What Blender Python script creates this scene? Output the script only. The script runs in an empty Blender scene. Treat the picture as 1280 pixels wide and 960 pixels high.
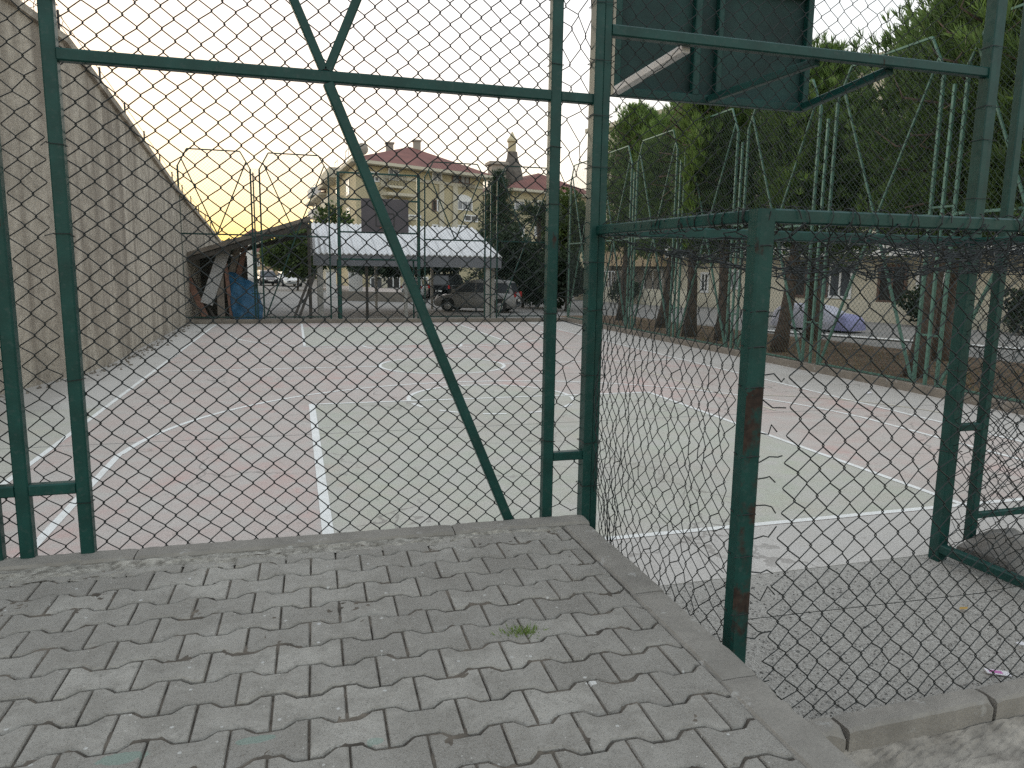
import bpy, math, random
import numpy as np
from mathutils import Vector, Matrix

random.seed(7)
RNG = np.random.default_rng(7)
PI = math.pi
sc = bpy.context.scene
COL = sc.collection

# ------------------------------------------------------------------ camera
FPX = 921.4
TH, PSI, RO = [math.radians(v) for v in (8.888, 16.38, 0.825)]
CH = 1.95                                            # eye height above the court
CAM = np.array([0, 0, CH])
cF = np.array([math.sin(PSI)*math.cos(TH), math.cos(PSI)*math.cos(TH), -math.sin(TH)])
r0 = np.array([math.cos(PSI), -math.sin(PSI), 0.0]); u0 = np.cross(r0, cF)
cR = r0*math.cos(RO)+u0*math.sin(RO); cU = -r0*math.sin(RO)+u0*math.cos(RO)
cd = bpy.data.cameras.new('camera'); cam = bpy.data.objects.new('camera', cd); COL.objects.link(cam)
cam.matrix_world = Matrix(((cR[0], cU[0], -cF[0], 0), (cR[1], cU[1], -cF[1], 0), (cR[2], cU[2], -cF[2], CH), (0, 0, 0, 1)))
cd.sensor_width = 36; cd.lens = 36*FPX/1280; cd.clip_start = 0.05; cd.clip_end = 4000
sc.camera = cam


def sight(x, y): return cF+cR*(x-640)/FPX-cU*(y-480)/FPX
def at(x, y, Y):
    """measured point: where the line of sight through photo pixel x,y meets the plane at depth Y"""
    d = sight(x, y); return Vector(CAM+d*Y/d[1])
def on_plane(x, y, P, n):
    d = sight(x, y); P = np.array(P); n = np.array(n)
    return Vector(CAM+d*(((P-CAM)@n)/(d@n)))


# ------------------------------------------------------------------ materials
class NT:
    def __init__(s, name):
        s.m = bpy.data.materials.new(name); s.m.use_nodes = True
        s.t = s.m.node_tree; s.n = s.t.nodes; s.l = s.t.links
        s.b = s.n['Principled BSDF']; s.out = s.n['Material Output']
        s.co = s.n.new('ShaderNodeTexCoord').outputs['Object']
    def plug(s, sock, v):
        if isinstance(v, (int, float)): sock.default_value = v
        elif isinstance(v, (tuple, list)):
            sock.default_value = tuple(v)+((1,) if len(v) == 3 and len(sock.default_value) == 4 else ())
        else: s.l.new(v, sock)
    def math(s, op, a, b=0.0, c=None):
        n = s.n.new('ShaderNodeMath'); n.operation = op
        s.plug(n.inputs[0], a); s.plug(n.inputs[1], b)
        if c is not None: s.plug(n.inputs[2], c)
        return n.outputs[0]
    def mapv(s, scale=(1, 1, 1), loc=(0, 0, 0)):
        n = s.n.new('ShaderNodeMapping'); n.inputs['Scale'].default_value = scale; n.inputs['Location'].default_value = loc
        s.l.new(s.co, n.inputs['Vector']); return n.outputs[0]
    def noise(s, scale, detail=4, rough=.55, vec=None, dist=0):
        n = s.n.new('ShaderNodeTexNoise'); n.inputs['Scale'].default_value = scale
        n.inputs['Detail'].default_value = detail; n.inputs['Roughness'].default_value = rough; n.inputs['Distortion'].default_value = dist
        s.l.new(vec if vec is not None else s.co, n.inputs['Vector']); return n.outputs['Fac']
    def voro(s, scale, vec=None, out='Distance'):
        n = s.n.new('ShaderNodeTexVoronoi'); n.inputs['Scale'].default_value = scale
        s.l.new(vec if vec is not None else s.co, n.inputs['Vector']); return n.outputs[out]
    def ramp(s, v, lo, hi):
        n = s.n.new('ShaderNodeMapRange'); s.plug(n.inputs[0], v)
        n.inputs[1].default_value = lo; n.inputs[2].default_value = hi; n.clamp = True
        return n.outputs[0]
    def mix(s, f, a, b, mode='MIX'):
        n = s.n.new('ShaderNodeMix'); n.data_type = 'RGBA'; n.blend_type = mode
        s.plug(n.inputs[0], f); s.plug(n.inputs[6], a); s.plug(n.inputs[7], b); return n.outputs[2]
    def bump(s, h, strength=.3, dist=.01):
        n = s.n.new('ShaderNodeBump'); n.inputs['Strength'].default_value = strength; n.inputs['Distance'].default_value = dist
        s.l.new(h, n.inputs['Height']); s.l.new(n.outputs[0], s.b.inputs['Normal'])
    def xyz(s):
        n = s.n.new('ShaderNodeSeparateXYZ'); s.l.new(s.co, n.inputs[0]); return n.outputs
    def attr(s, name):
        n = s.n.new('ShaderNodeAttribute'); n.attribute_name = name; return n.outputs['Fac']
    def done(s, col, rough=.8, metal=0.0):
        s.plug(s.b.inputs['Base Color'], col); s.plug(s.b.inputs['Roughness'], rough); s.b.inputs['Metallic'].default_value = metal
        return s.m


def simple(name, c, rough=.7, var=.25, scale=6, metal=0.0, bump=0.0, bscale=60, dirt=None, dirt_amt=.5):
    t = NT(name)
    a = tuple(v*(1-var) for v in c); b = tuple(min(1, v*(1+var)) for v in c)
    col = t.mix(t.ramp(t.noise(scale, 5), .3, .7), a, b)
    if dirt: col = t.mix(t.math('MULTIPLY', t.ramp(t.noise(scale*.6, 6, .65), .48, .68), dirt_amt), col, dirt)
    if bump: t.bump(t.noise(bscale, 4), bump, .01)
    return t.done(col, rough, metal)


M = {}
def green_paint(name, c, rust=.62, rough=.42, front=False):
    t = NT(name)
    col = t.mix(t.ramp(t.noise(9, 5), .3, .75), tuple(v*.75 for v in c), tuple(v*1.25 for v in c))
    col = t.mix(t.math('MULTIPLY', t.ramp(t.noise(40, 4), .55, .75), .35), col, (.07, .09, .085))
    rm = t.ramp(t.noise(7, 6, .6, vec=t.mapv((1, 1, .55), (3, 5, 1))), rust, rust+.05)
    if front:
        gn = t.n.new('ShaderNodeNewGeometry'); sp = t.n.new('ShaderNodeSeparateXYZ'); t.l.new(gn.outputs['Normal'], sp.inputs[0])
        zz = t.xyz()[2]
        f = t.math('MULTIPLY', t.math('LESS_THAN', sp.outputs[1], -.5), t.math('LESS_THAN', t.math('ADD', zz, t.math('MULTIPLY', t.noise(8, 4), .9)), 1.95))
        f2 = t.ramp(t.noise(5.5, 6, .7, vec=t.mapv((1, 1, .8), (2, 1, 4))), .47, .56)
        rm = t.math('MAXIMUM', rm, t.math('MULTIPLY', f, f2))
    col = t.mix(rm, col, t.mix(t.ramp(t.noise(35, 4), .35, .65), (.020, .014, .011), (.046, .030, .022)))
    t.bump(t.noise(70, 4), .15, .004)
    t.b.inputs['Specular IOR Level'].default_value = .3
    return t.done(col, t.math('MULTIPLY_ADD', rm, .4, rough))
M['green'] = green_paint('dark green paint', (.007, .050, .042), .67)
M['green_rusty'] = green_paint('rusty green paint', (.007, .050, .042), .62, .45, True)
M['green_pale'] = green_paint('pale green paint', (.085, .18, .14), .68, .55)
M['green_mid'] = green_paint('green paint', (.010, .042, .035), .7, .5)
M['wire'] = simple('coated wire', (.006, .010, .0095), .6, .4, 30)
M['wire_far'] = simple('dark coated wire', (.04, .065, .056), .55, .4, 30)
M['galv_and_skylit'] = simple('galvanised steel and sky-lit arm', (.52, .50, .48), .5, .12, 12)


def mat_court():
    t = NT('worn court paint'); X = t.xyz()
    x, y = X[0], X[1]
    wob = t.math('MULTIPLY', t.math('SUBTRACT', t.noise(3, 4), .5), .05)
    def box(x0, x1, y0, y1):
        a = t.math('MULTIPLY', t.math('GREATER_THAN', t.math('ADD', x, wob), x0), t.math('LESS_THAN', t.math('ADD', x, wob), x1))
        b = t.math('MULTIPLY', t.math('GREATER_THAN', y, y0), t.math('LESS_THAN', y, y1))
        return t.math('MULTIPLY', a, b)
    red = t.mix(t.ramp(t.noise(1.1, 5, .6), .3, .7), (.55, .475, .43), (.58, .455, .41))
    red = t.mix(t.math('MULTIPLY', t.ramp(t.noise(.75, 6, .7, t.mapv((1, .6, 1), (4, 2, 0))), .52, .68), .7), red, (.66, .36, .32))
    grn = t.mix(t.ramp(t.noise(1.3, 5, .6), .3, .7), (.50, .515, .425), (.46, .51, .40))
    grn = t.mix(t.math('MULTIPLY', t.ramp(t.noise(.9, 6, .7), .54, .7), .5), grn, (.48, .54, .34))
    dx = t.math('SUBTRACT', x, 2.82); dy = t.math('SUBTRACT', y, 14.6)
    circ = t.math('LESS_THAN', t.math('ADD', t.math('MULTIPLY', dx, dx), t.math('MULTIPLY', dy, dy)), 1.5)
    dy2 = t.math('SUBTRACT', y, 10.7)
    circ2 = t.math('LESS_THAN', t.math('ADD', t.math('MULTIPLY', dx, dx), t.math('MULTIPLY', dy2, dy2)), 1.5)
    g = t.math('MAXIMUM', box(.2, 5.45, 4.76, 10.7), box(.2, 5.45, 18.7, 24.6))
    g = t.math('MAXIMUM', g, t.math('MAXIMUM', circ, circ2))
    g = t.math('MAXIMUM', g, box(-9, -2.53, 4.7, 11.5))
    col = t.mix(t.math('MULTIPLY', g, t.math('MULTIPLY_ADD', t.ramp(t.noise(1.7, 7, .7), .35, .6), .38, .55)), red, grn)
    grey = t.mix(t.ramp(t.noise(2.2, 5, .6), .3, .7), (.55, .535, .50), (.61, .595, .555))
    ap = t.math('MAXIMUM', t.math('LESS_THAN', y, 4.72), t.math('GREATER_THAN', x, 8.3))
    ap = t.math('MAXIMUM', ap, t.math('MULTIPLY', t.math('LESS_THAN', x, -2.56), t.math('GREATER_THAN', y, 11.0)))
    col = t.mix(t.math('MULTIPLY', ap, .85), col, grey)
    # paint worn through to grey cement, plus fine grain and pits
    col = t.mix(t.math('MULTIPLY', t.ramp(t.noise(2.6, 8, .72), .40, .62), .8), col, (.56, .53, .485))
    col = t.mix(t.math('MULTIPLY', t.ramp(t.noise(60, 6, .8), .42, .62), .42), col, (.25, .225, .20))
    col = t.mix(t.math('MULTIPLY', t.ramp(t.noise(14, 4, .6), .62, .70), .45), col, (.26, .235, .20))
    e = t.n.new('ShaderNodeTexVoronoi'); e.feature = 'DISTANCE_TO_EDGE'; e.inputs['Scale'].default_value = .55
    wv = t.n.new('ShaderNodeVectorMath'); wv.operation = 'ADD'; nv_ = t.n.new('ShaderNodeTexNoise'); nv_.inputs['Scale'].default_value = 1.6; nv_.inputs['Detail'].default_value = 6
    t.l.new(t.co, nv_.inputs['Vector']); t.l.new(t.co, wv.inputs[0]); t.l.new(nv_.outputs['Color'], wv.inputs[1]); t.l.new(wv.outputs[0], e.inputs['Vector'])
    ck = t.math('MULTIPLY', t.math('LESS_THAN', e.outputs['Distance'], .007), t.ramp(t.noise(.5, 3), .45, .55))
    col = t.mix(t.math('MULTIPLY', ck, .6), col, (.20, .18, .16))
    col = t.mix(t.math('MULTIPLY', t.ramp(t.noise(.35, 7, .72, t.mapv((1, 1, 1), (7, 3, 0))), .50, .66), .38), col, (.36, .325, .28))
    col = t.mix(t.math('MULTIPLY', t.ramp(t.noise(1.0, 8, .8, t.mapv((6, .9, 1), (2, 8, 0))), .60, .70), .35), col, (.66, .60, .54))
    # poured joints
    for (yy, w) in ((8.75, .012), (17.1, .014)):
        j = t.math('LESS_THAN', t.math('ABSOLUTE', t.math('SUBTRACT', y, yy)), w)
        col = t.mix(t.math('MULTIPLY', j, .75), col, (.11, .105, .1))
    # dirt gathered along the wall
    d = t.ramp(t.math('ADD', x, t.math('MULTIPLY', t.noise(1.5, 5), 1.0)), -3.0, -2.55)
    col = t.mix(t.math('MULTIPLY', t.math('SUBTRACT', 1.0, d), .45), col, (.20, .18, .155))
    t.bump(t.noise(120, 3), .25, .006)
    return t.done(col, .85)
M['court'] = mat_court()

def mat_line():
    t = NT('worn white line paint')
    col = t.mix(t.ramp(t.noise(5, 5), .3, .7), (.76, .75, .71), (.85, .85, .82))
    m = t.math('MULTIPLY', t.ramp(t.noise(3.0, 7, .75), .54, .72), .55)
    m = t.math('MAXIMUM', m, t.math('MULTIPLY', t.ramp(t.noise(60, 4), .60, .74), .5))
    return t.done(t.mix(m, col, (.52, .48, .44)), .8)
M['line'] = mat_line()
t = NT('faded yellow line paint')
M['line_faded'] = t.done(t.mix(t.ramp(t.noise(3, 7, .75), .42, .62), (.68, .62, .48), (.52, .47, .42)), .8)

def mat_paver():
    t = NT('concrete pavers')
    r = t.attr('tone')
    base = t.mix(r, (.27, .25, .22), (.42, .395, .35))
    base = t.mix(t.math('MULTIPLY', t.ramp(t.noise(5, 8, .78), .42, .58), .62), base, (.175, .158, .132))
    base = t.mix(t.math('MULTIPLY', t.ramp(t.noise(1.3, 6, .7, t.mapv((1, 1, 1), (3, 9, 0))), .45, .62), .45), base, (.19, .172, .148))
    base = t.mix(t.math('MULTIPLY', t.ramp(t.noise(26, 6, .8), .55, .66), .5), base, (.13, .118, .10))
    base = t.mix(t.math('MULTIPLY', t.ramp(t.noise(160, 3, .6), .35, .65), .55), base, (.37, .355, .325))
    base = t.mix(t.math('MULTIPLY', t.ramp(t.noise(170, 4, .75), .56, .64), .65), base, (.085, .08, .07))
    # pale specks and splashes
    v = t.voro(11.0, t.mapv((1, 1, .05))); base = t.mix(t.math('LESS_THAN', v, .07), base, (.50, .49, .46))
    v = t.voro(4.3, t.mapv((1, 1, .05), (.3, 7.2, 0))); base = t.mix(t.math('LESS_THAN', t.math('ADD', v, t.math('MULTIPLY', t.noise(50, 3), .06)), .062), base, (.52, .51, .49))
    v = t.voro(24.0, t.mapv((1, 1, .05), (.7, 3.1, 0))); base = t.mix(t.math('LESS_THAN', v, .06), base, (.55, .53, .48))
    # old teal paint smears
    X = t.xyz()
    tm = None
    for (cx, cy, rx, ry) in ((-.155, 2.14, .07, .022), (-.52, 2.15, .085, .03), (.19, 2.04, .03, .02)):
        a = t.math('DIVIDE', t.math('SUBTRACT', X[0], cx), rx); b = t.math('DIVIDE', t.math('SUBTRACT', X[1], cy), ry)
        d = t.math('ADD', t.math('MULTIPLY', a, a), t.math('MULTIPLY', b, b))
        k = t.math('LESS_THAN', t.math('ADD', d, t.math('MULTIPLY', t.noise(22, 4), 1.5)), 1.45)
        tm = k if tm is None else t.math('MAXIMUM', tm, k)
    base = t.mix(t.math('MULTIPLY', tm, .38), base, (.17, .33, .27))
    # bird dropping
    d = t.math('ADD', t.math('POWER', t.math('DIVIDE', t.math('SUBTRACT', X[0], .935), .022), 2.0), t.math('POWER', t.math('DIVIDE', t.math('SUBTRACT', X[1], 2.165), .016), 2.0))
    k = t.math('LESS_THAN', t.math('ADD', d, t.math('MULTIPLY', t.noise(70, 3), 1.2)), 1.4)
    base = t.mix(k, base, (.62, .61, .58))
    t.bump(t.noise(110, 6, .8), .8, .008)
    return t.done(base, .88)
M['paver'] = mat_paver()
M['joint'] = simple('joint sand', (.105, .088, .070), .95, .55, 9, bump=.6, bscale=120)

def mat_kerb(name, c):
    t = NT(name)
    col = t.mix(t.ramp(t.noise(4, 6, .65), .3, .7), tuple(v*.72 for v in c), tuple(v*1.15 for v in c))
    col = t.mix(t.math('MULTIPLY', t.ramp(t.noise(130, 3), .4, .7), .4), col, tuple(v*.55 for v in c))
    col = t.mix(t.math('MULTIPLY', t.ramp(t.noise(9, 6, .7, t.mapv((1, 1, 1), (9, 1, 0))), .60, .66), .55), col, (.42, .41, .385))
    t.bump(t.noise(60, 6, .7), .5, .01)
    return t.done(col, .9)
M['kerb'] = mat_kerb('cast kerb concrete', (.265, .245, .215))
M['kerb_brown'] = mat_kerb('brown kerb concrete', (.31, .285, .25))
M['kerb_dirty'] = mat_kerb('dirty kerb concrete', (.23, .20, .165))
t = NT('crumbling mortar')
M['mortar'] = t.done(t.mix(t.ramp(t.noise(18, 8, .8), .38, .62), (.17, .155, .13), (.52, .49, .43)), .95)
_t = t; t.bump(t.noise(30, 8, .75), 1.0, .02)

def mat_gravel():
    t = NT('grey gravel')
    c = t.voro(120, out='Color')
    n = t.n.new('ShaderNodeSeparateColor'); t.l.new(c, n.inputs[0])
    col = t.mix(n.outputs[0], (.25, .235, .21), (.47, .45, .41))
    col = t.mix(t.math('MULTIPLY', t.ramp(t.noise(2.5, 7, .7), .35, .7), .6), col, (.34, .32, .285))
    col = t.mix(t.math('MULTIPLY', t.ramp(t.noise(40, 4, .7), .55, .7), .6), col, (.09, .085, .078))
    t.bump(t.voro(120), .6, .006)
    return t.done(col, .95)
M['gravel'] = mat_gravel()

def mat_wall():
    t = NT('stained board-marked concrete')
    col = t.mix(t.ramp(t.noise(1.6, 7, .7), .3, .7), (.56, .495, .405), (.70, .625, .52))
    v = t.noise(1.0, 6, .6, t.mapv((1.3, 1.3, .13)), 1.2)
    col = t.mix(t.math('MULTIPLY', t.ramp(v, .42, .62), .75), col, (.24, .20, .16))
    v = t.noise(1.0, 5, .6, t.mapv((.9, .9, .06), (5, 3, 0)))
    col = t.mix(t.math('MULTIPLY', t.ramp(v, .5, .7), .4), col, (.60, .54, .46))
    col = t.mix(t.math('MULTIPLY', t.ramp(t.noise(5, 9, .85), .45, .62), .65), col, (.27, .23, .185))
    # formwork lifts
    X = t.xyz(); f = t.math('FRACT', t.math('DIVIDE', X[2], 1.25))
    col = t.mix(t.math('MULTIPLY', t.math('LESS_THAN', f, .010), .10), col, (.25, .22, .18))
    t.bump(t.noise(9, 9, .85), 1.0, .06)
    return t.done(col, .95)
M['wall'] = mat_wall()

M['asphalt'] = simple('old asphalt', (.24, .23, .215), .95, .18, .5, bump=.3, bscale=150, dirt=(.27, .245, .215), dirt_amt=.6)
M['ground'] = simple('dusty ground', (.19, .175, .15), .95, .25, .3, bump=.3, bscale=30)
M['earth'] = simple('dry needle litter', (.135, .085, .05), .98, .45, 3, bump=.8, bscale=40, dirt=(.22, .16, .105), dirt_amt=.7)
M['dirt'] = simple('sandy dirt', (.31, .28, .24), .98, .35, 9, bump=.9, bscale=60, dirt=(.12, .10, .08))
M['white_paint'] = simple('white paint', (.72, .71, .68), .7, .1, 3)
M['pale_pave'] = simple('pale paving', (.38, .33, .30), .9, .15, 3)
M['bark'] = simple('pine bark', (.085, .062, .048), .95, .5, 9, bump=1, bscale=14)
M['bark_dark'] = simple('dark bark', (.06, .045, .035), .95, .5, 9, bump=1, bscale=14)

def mat_leaf(name, a, b, trans=.25):
    t = NT(name)
    col = t.mix(t.attr('tone'), a, b)
    t.b.inputs['Transmission Weight'].default_value = 0
    t.done(col, .6)
    tr = t.n.new('ShaderNodeBsdfTranslucent'); t.plug(tr.inputs[0], t.mix(.5, col, (b[0]*1.6, b[1]*1.7, b[2])))
    ms = t.n.new('ShaderNodeMixShader'); ms.inputs[0].default_value = trans
    t.l.new(t.b.outputs[0], ms.inputs[1]); t.l.new(tr.outputs[0], ms.inputs[2]); t.l.new(ms.outputs[0], t.out.inputs[0])
    return t.m
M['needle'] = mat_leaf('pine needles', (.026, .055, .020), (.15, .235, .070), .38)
M['needle_dark'] = mat_leaf('cedar needles', (.012, .03, .016), (.04, .075, .035), .15)
M['leaf'] = mat_leaf('green leaves', (.03, .055, .015), (.09, .13, .03))
M['leaf_dark'] = mat_leaf('dark leaves', (.012, .025, .014), (.04, .065, .03), .15)
M['leaf_grass'] = mat_leaf('grass blades', (.07, .13, .03), (.20, .27, .07))

M['board'] = simple('weathered green board', (.006, .034, .031), .7, .5, 3, dirt=(.016, .058, .050), dirt_amt=.8)
M['board_far'] = simple('grey board', (.075, .065, .072), .6, .15, 2)
M['orange'] = simple('orange hoop paint', (.45, .12, .05), .6)
M['wood'] = simple('weathered timber', (.20, .165, .135), .9, .3, 4, bump=.4, bscale=40)
M['wood_red'] = simple('brown timber', (.20, .105, .075), .9, .3, 4)
M['wood_dark'] = simple('dark timber', (.07, .06, .052), .9, .4, 4)
M['slab'] = simple('grey board panel', (.40, .385, .37), .9, .15, 4)
M['tarp'] = simple('blue tarpaulin', (.02, .10, .19), .55, .35, 5, bump=.6, bscale=8)
t = NT('white sheet roofing'); X_ = t.xyz(); fr = t.math('FRACT', t.math('DIVIDE', t.math('ADD', X_[0], t.math('MULTIPLY', X_[1], .03)), .42))
col = t.mix(t.ramp(t.noise(1.5, 6, .7), .4, .7), (.70, .69, .68), (.60, .595, .585))
M['roof_sheet'] = t.done(t.mix(t.math('MULTIPLY', t.math('LESS_THAN', fr, .13), .55), col, (.30, .30, .30)), .6)
M['fascia'] = simple('grey fascia', (.20, .20, .215), .7, .1, 2)
M['post_pale'] = simple('pale post', (.42, .40, .365), .8, .15, 3)
M['render_yellow'] = simple('yellow render', (.47, .41, .265), .9, .08, .6)
M['render_cream'] = simple('cream render', (.60, .55, .43), .9, .08, .6)
M['render_white'] = simple('white render', (.72, .70, .66), .9, .06, .6)
M['render_tan'] = simple('tan render', (.42, .32, .20), .9, .1, .6)
M['render_shade'] = simple('grey-brown render and overhang shade', (.30, .27, .235), .9, .1, .6)
M['trim'] = simple('pale trim', (.52, .48, .38), .85, .06, 1)
def mat_tile():
    t = NT('red roof tiles')
    w = t.n.new('ShaderNodeTexWave'); w.inputs['Scale'].default_value = 2.2; w.inputs['Distortion'].default_value = 1.0
    t.l.new(t.co, w.inputs[0])
    col = t.mix(t.ramp(t.noise(.8, 6), .3, .7), (.15, .058, .046), (.235, .092, .072))
    col = t.mix(t.math('MULTIPLY', w.outputs['Fac'], .3), col, (.13, .045, .04))
    return t.done(col, .85)
M['tile'] = mat_tile()
M['glass'] = simple('window glass', (.07, .075, .085), .12, .3, .5)
M['curtain'] = simple('curtained window', (.24, .245, .26), .3, .2, 1.5)
M['frame_white'] = simple('white window frame', (.74, .74, .73), .6, .05, 2)
M['frame_brown'] = simple('brown window frame', (.12, .07, .05), .6, .1, 2)
M['dark'] = simple('dark opening', (.03, .028, .026), .9, .2, 1)
M['stone'] = simple('rubble stone', (.13, .115, .10), .95, .4, 2.5, bump=1, bscale=6)
M['iron'] = simple('dark iron', (.03, .03, .03), .6)
M['car_grey'] = simple('silver-grey car paint', (.30, .29, .28), .35, .05, 1, metal=.1)
M['car_white'] = simple('white car paint', (.74, .74, .72), .3, .03, 1)
M['car_black'] = simple('black car paint', (.018, .018, .02), .25, .1, 1)
M['car_silver'] = simple('silver car paint', (.45, .45, .46), .3, .05, 1, metal=.4)
M['tyre'] = simple('tyre rubber', (.022, .022, .022), .9, .2, 5)
M['rim'] = simple('alloy rim', (.42, .42, .43), .35, .1, 5, metal=.6)
M['tail'] = simple('red lamp', (.40, .02, .02), .3, .1, 4)
M['head'] = simple('clear lamp', (.70, .70, .70), .15, .1, 4)
M['cover'] = simple('lavender car cover', (.46, .46, .53), .7, .12, 3, bump=.7, bscale=6)
M['cover_blue'] = simple('violet car cover', (.25, .25, .43), .7, .12, 3, bump=.7, bscale=6)
M['paper'] = simple('white paper', (.75, .72, .74), .6, .05, 20)
M['pink'] = simple('pink print', (.55, .18, .42), .6, .1, 20)
M['leaf_yellow'] = simple('dry leaf', (.45, .28, .07), .8, .2, 20)


# ------------------------------------------------------------------ mesh helper
class MB:
    def __init__(s): s.v = []; s.f = []; s.mi = []; s.tone = None
    def add(s, vs, fs, m=0):
        b = len(s.v); s.v.extend([tuple(float(c) for c in p) for p in vs])
        s.f.extend([tuple(i+b for i in f) for f in fs]); s.mi.extend([m]*len(fs))
    def box(s, lo, hi, m=0, R=None, T=None):
        x0, y0, z0 = lo; x1, y1, z1 = hi
        vs = [(x0, y0, z0), (x1, y0, z0), (x1, y1, z0), (x0, y1, z0), (x0, y0, z1), (x1, y0, z1), (x1, y1, z1), (x0, y1, z1)]
        if R is not None: vs = [R @ Vector(v) for v in vs]
        if T is not None: vs = [Vector(v)+Vector(T) for v in vs]
        s.add(vs, [(0, 3, 2, 1), (4, 5, 6, 7), (0, 1, 5, 4), (1, 2, 6, 5), (2, 3, 7, 6), (3, 0, 4, 7)], m)
    def bar(s, p, q, w, h=None, up=(0, 1, 0), m=0):
        """rectangular bar from p to q; w across, h along the direction nearest 'up'"""
        h = h or w; p = Vector(p); q = Vector(q); d = (q-p).normalized(); up = Vector(up)
        if abs(d.dot(up)) > .95: up = Vector((1, 0, 0))
        a = d.cross(up).normalized(); b = a.cross(d).normalized()
        c = .12*min(w, h)
        prof = [(-w/2+c, -h/2), (w/2-c, -h/2), (w/2, -h/2+c), (w/2, h/2-c), (w/2-c, h/2), (-w/2+c, h/2), (-w/2, h/2-c), (-w/2, -h/2+c)]
        vs = [o+a*x+b*y for o in (p, q) for x, y in prof]
        n = 8
        s.add(vs, [tuple(range(n))[::-1], tuple(range(n, 2*n))]+[(i, (i+1) % n, n+(i+1) % n, n+i) for i in range(n)], m)
    def tube(s, pts, r, n=8, m=0, cap=True):
        P = [Vector(p) for p in pts]; k = len(P)
        rr = r if isinstance(r, (list, tuple)) else [r]*k
        vs = []; prev = None
        for i in range(k):
            t = (P[min(i+1, k-1)]-P[max(i-1, 0)]).normalized()
            if prev is None: a = t.orthogonal().normalized()
            else: a = (prev-t*prev.dot(t)).normalized()
            prev = a; b = t.cross(a)
            for j in range(n): vs.append(P[i]+(a*math.cos(2*PI*j/n)+b*math.sin(2*PI*j/n))*rr[i])
        fs = [(i*n+j, i*n+(j+1) % n, (i+1)*n+(j+1) % n, (i+1)*n+j) for i in range(k-1) for j in range(n)]
        if cap: fs += [tuple(range(n))[::-1], tuple(range((k-1)*n, k*n))]
        s.add(vs, fs, m)
    def sheet(s, poly, z, m=0): s.add([(x, y, z) for x, y in poly], [tuple(range(len(poly)))], m)
    def prism(s, poly, d, m=0):
        """extrude a 3D polygon along vector d"""
        P = [Vector(p) for p in poly]; n = len(P); d = Vector(d)
        s.add(P+[p+d for p in P], [tuple(range(n))[::-1], tuple(range(n, 2*n))]+[(i, (i+1) % n, n+(i+1) % n, n+i) for i in range(n)], m)
    def lathe(s, prof, c, n=24, m=0, axis=2):
        vs = []
        for r, z in prof:
            for j in range(n):
                a = 2*PI*j/n; p = [r*math.cos(a), r*math.sin(a), z]
                if axis == 1: p = [p[0], p[2], p[1]]
                vs.append((c[0]+p[0], c[1]+p[1], c[2]+p[2]))
        k = len(prof)
        s.add(vs, [(i*n+j, i*n+(j+1) % n, (i+1)*n+(j+1) % n, (i+1)*n+j) for i in range(k-1) for j in range(n)]+[tuple(range(n))[::-1], tuple(range((k-1)*n, k*n))], m)
    def mesh(s, name, mats, smooth=False):
        me = bpy.data.meshes.new(name); me.from_pydata(s.v, [], s.f)
        for m in (mats if isinstance(mats, (list, tuple)) else [mats]): me.materials.append(m)
        me.polygons.foreach_set('material_index', s.mi)
        if smooth: me.polygons.foreach_set('use_smooth', [True]*len(s.f))
        if s.tone is not None:
            a = me.attributes.new('tone', 'FLOAT', 'FACE'); a.data.foreach_set('value', np.array(s.tone, dtype=np.float32))
        me.update(); return me
    def build(s, name, mats, parent=None, smooth=False):
        return link(name, s.mesh(name, mats, smooth), parent)


def link(name, me, parent=None):
    o = bpy.data.objects.new(name, me); COL.objects.link(o)
    if parent is not None: o.parent = parent
    return o
def tag(o, label=None, cat=None, group=None, kind=None):
    if label: o['label'] = label
    if cat: o['category'] = cat
    if group: o['group'] = group
    if kind: o['kind'] = kind
    return o
def thing(name, label, cat, loc=(0, 0, 0), rz=0, group=None, scale=1):
    o = bpy.data.objects.new(name, None); COL.objects.link(o); o.location = loc; o.rotation_euler = (0, 0, rz); o.scale = (scale,)*3
    o.empty_display_size = .2
    return tag(o, label, cat, group)
def struct(name, mb, mat): return tag(mb.build(name, mat), kind='structure')
def dup(root, loc, rz, label, scale=None):
    r = root.copy(); COL.objects.link(r); r.location = loc; r.rotation_euler = (0, 0, rz); r['label'] = label
    if scale: r.scale = scale if isinstance(scale, tuple) else (scale,)*3
    for ch in list(root.children):
        c = ch.copy(); COL.objects.link(c); c.parent = r
        for g in list(ch.children):
            d = g.copy(); COL.objects.link(d); d.parent = c
    return r


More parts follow.
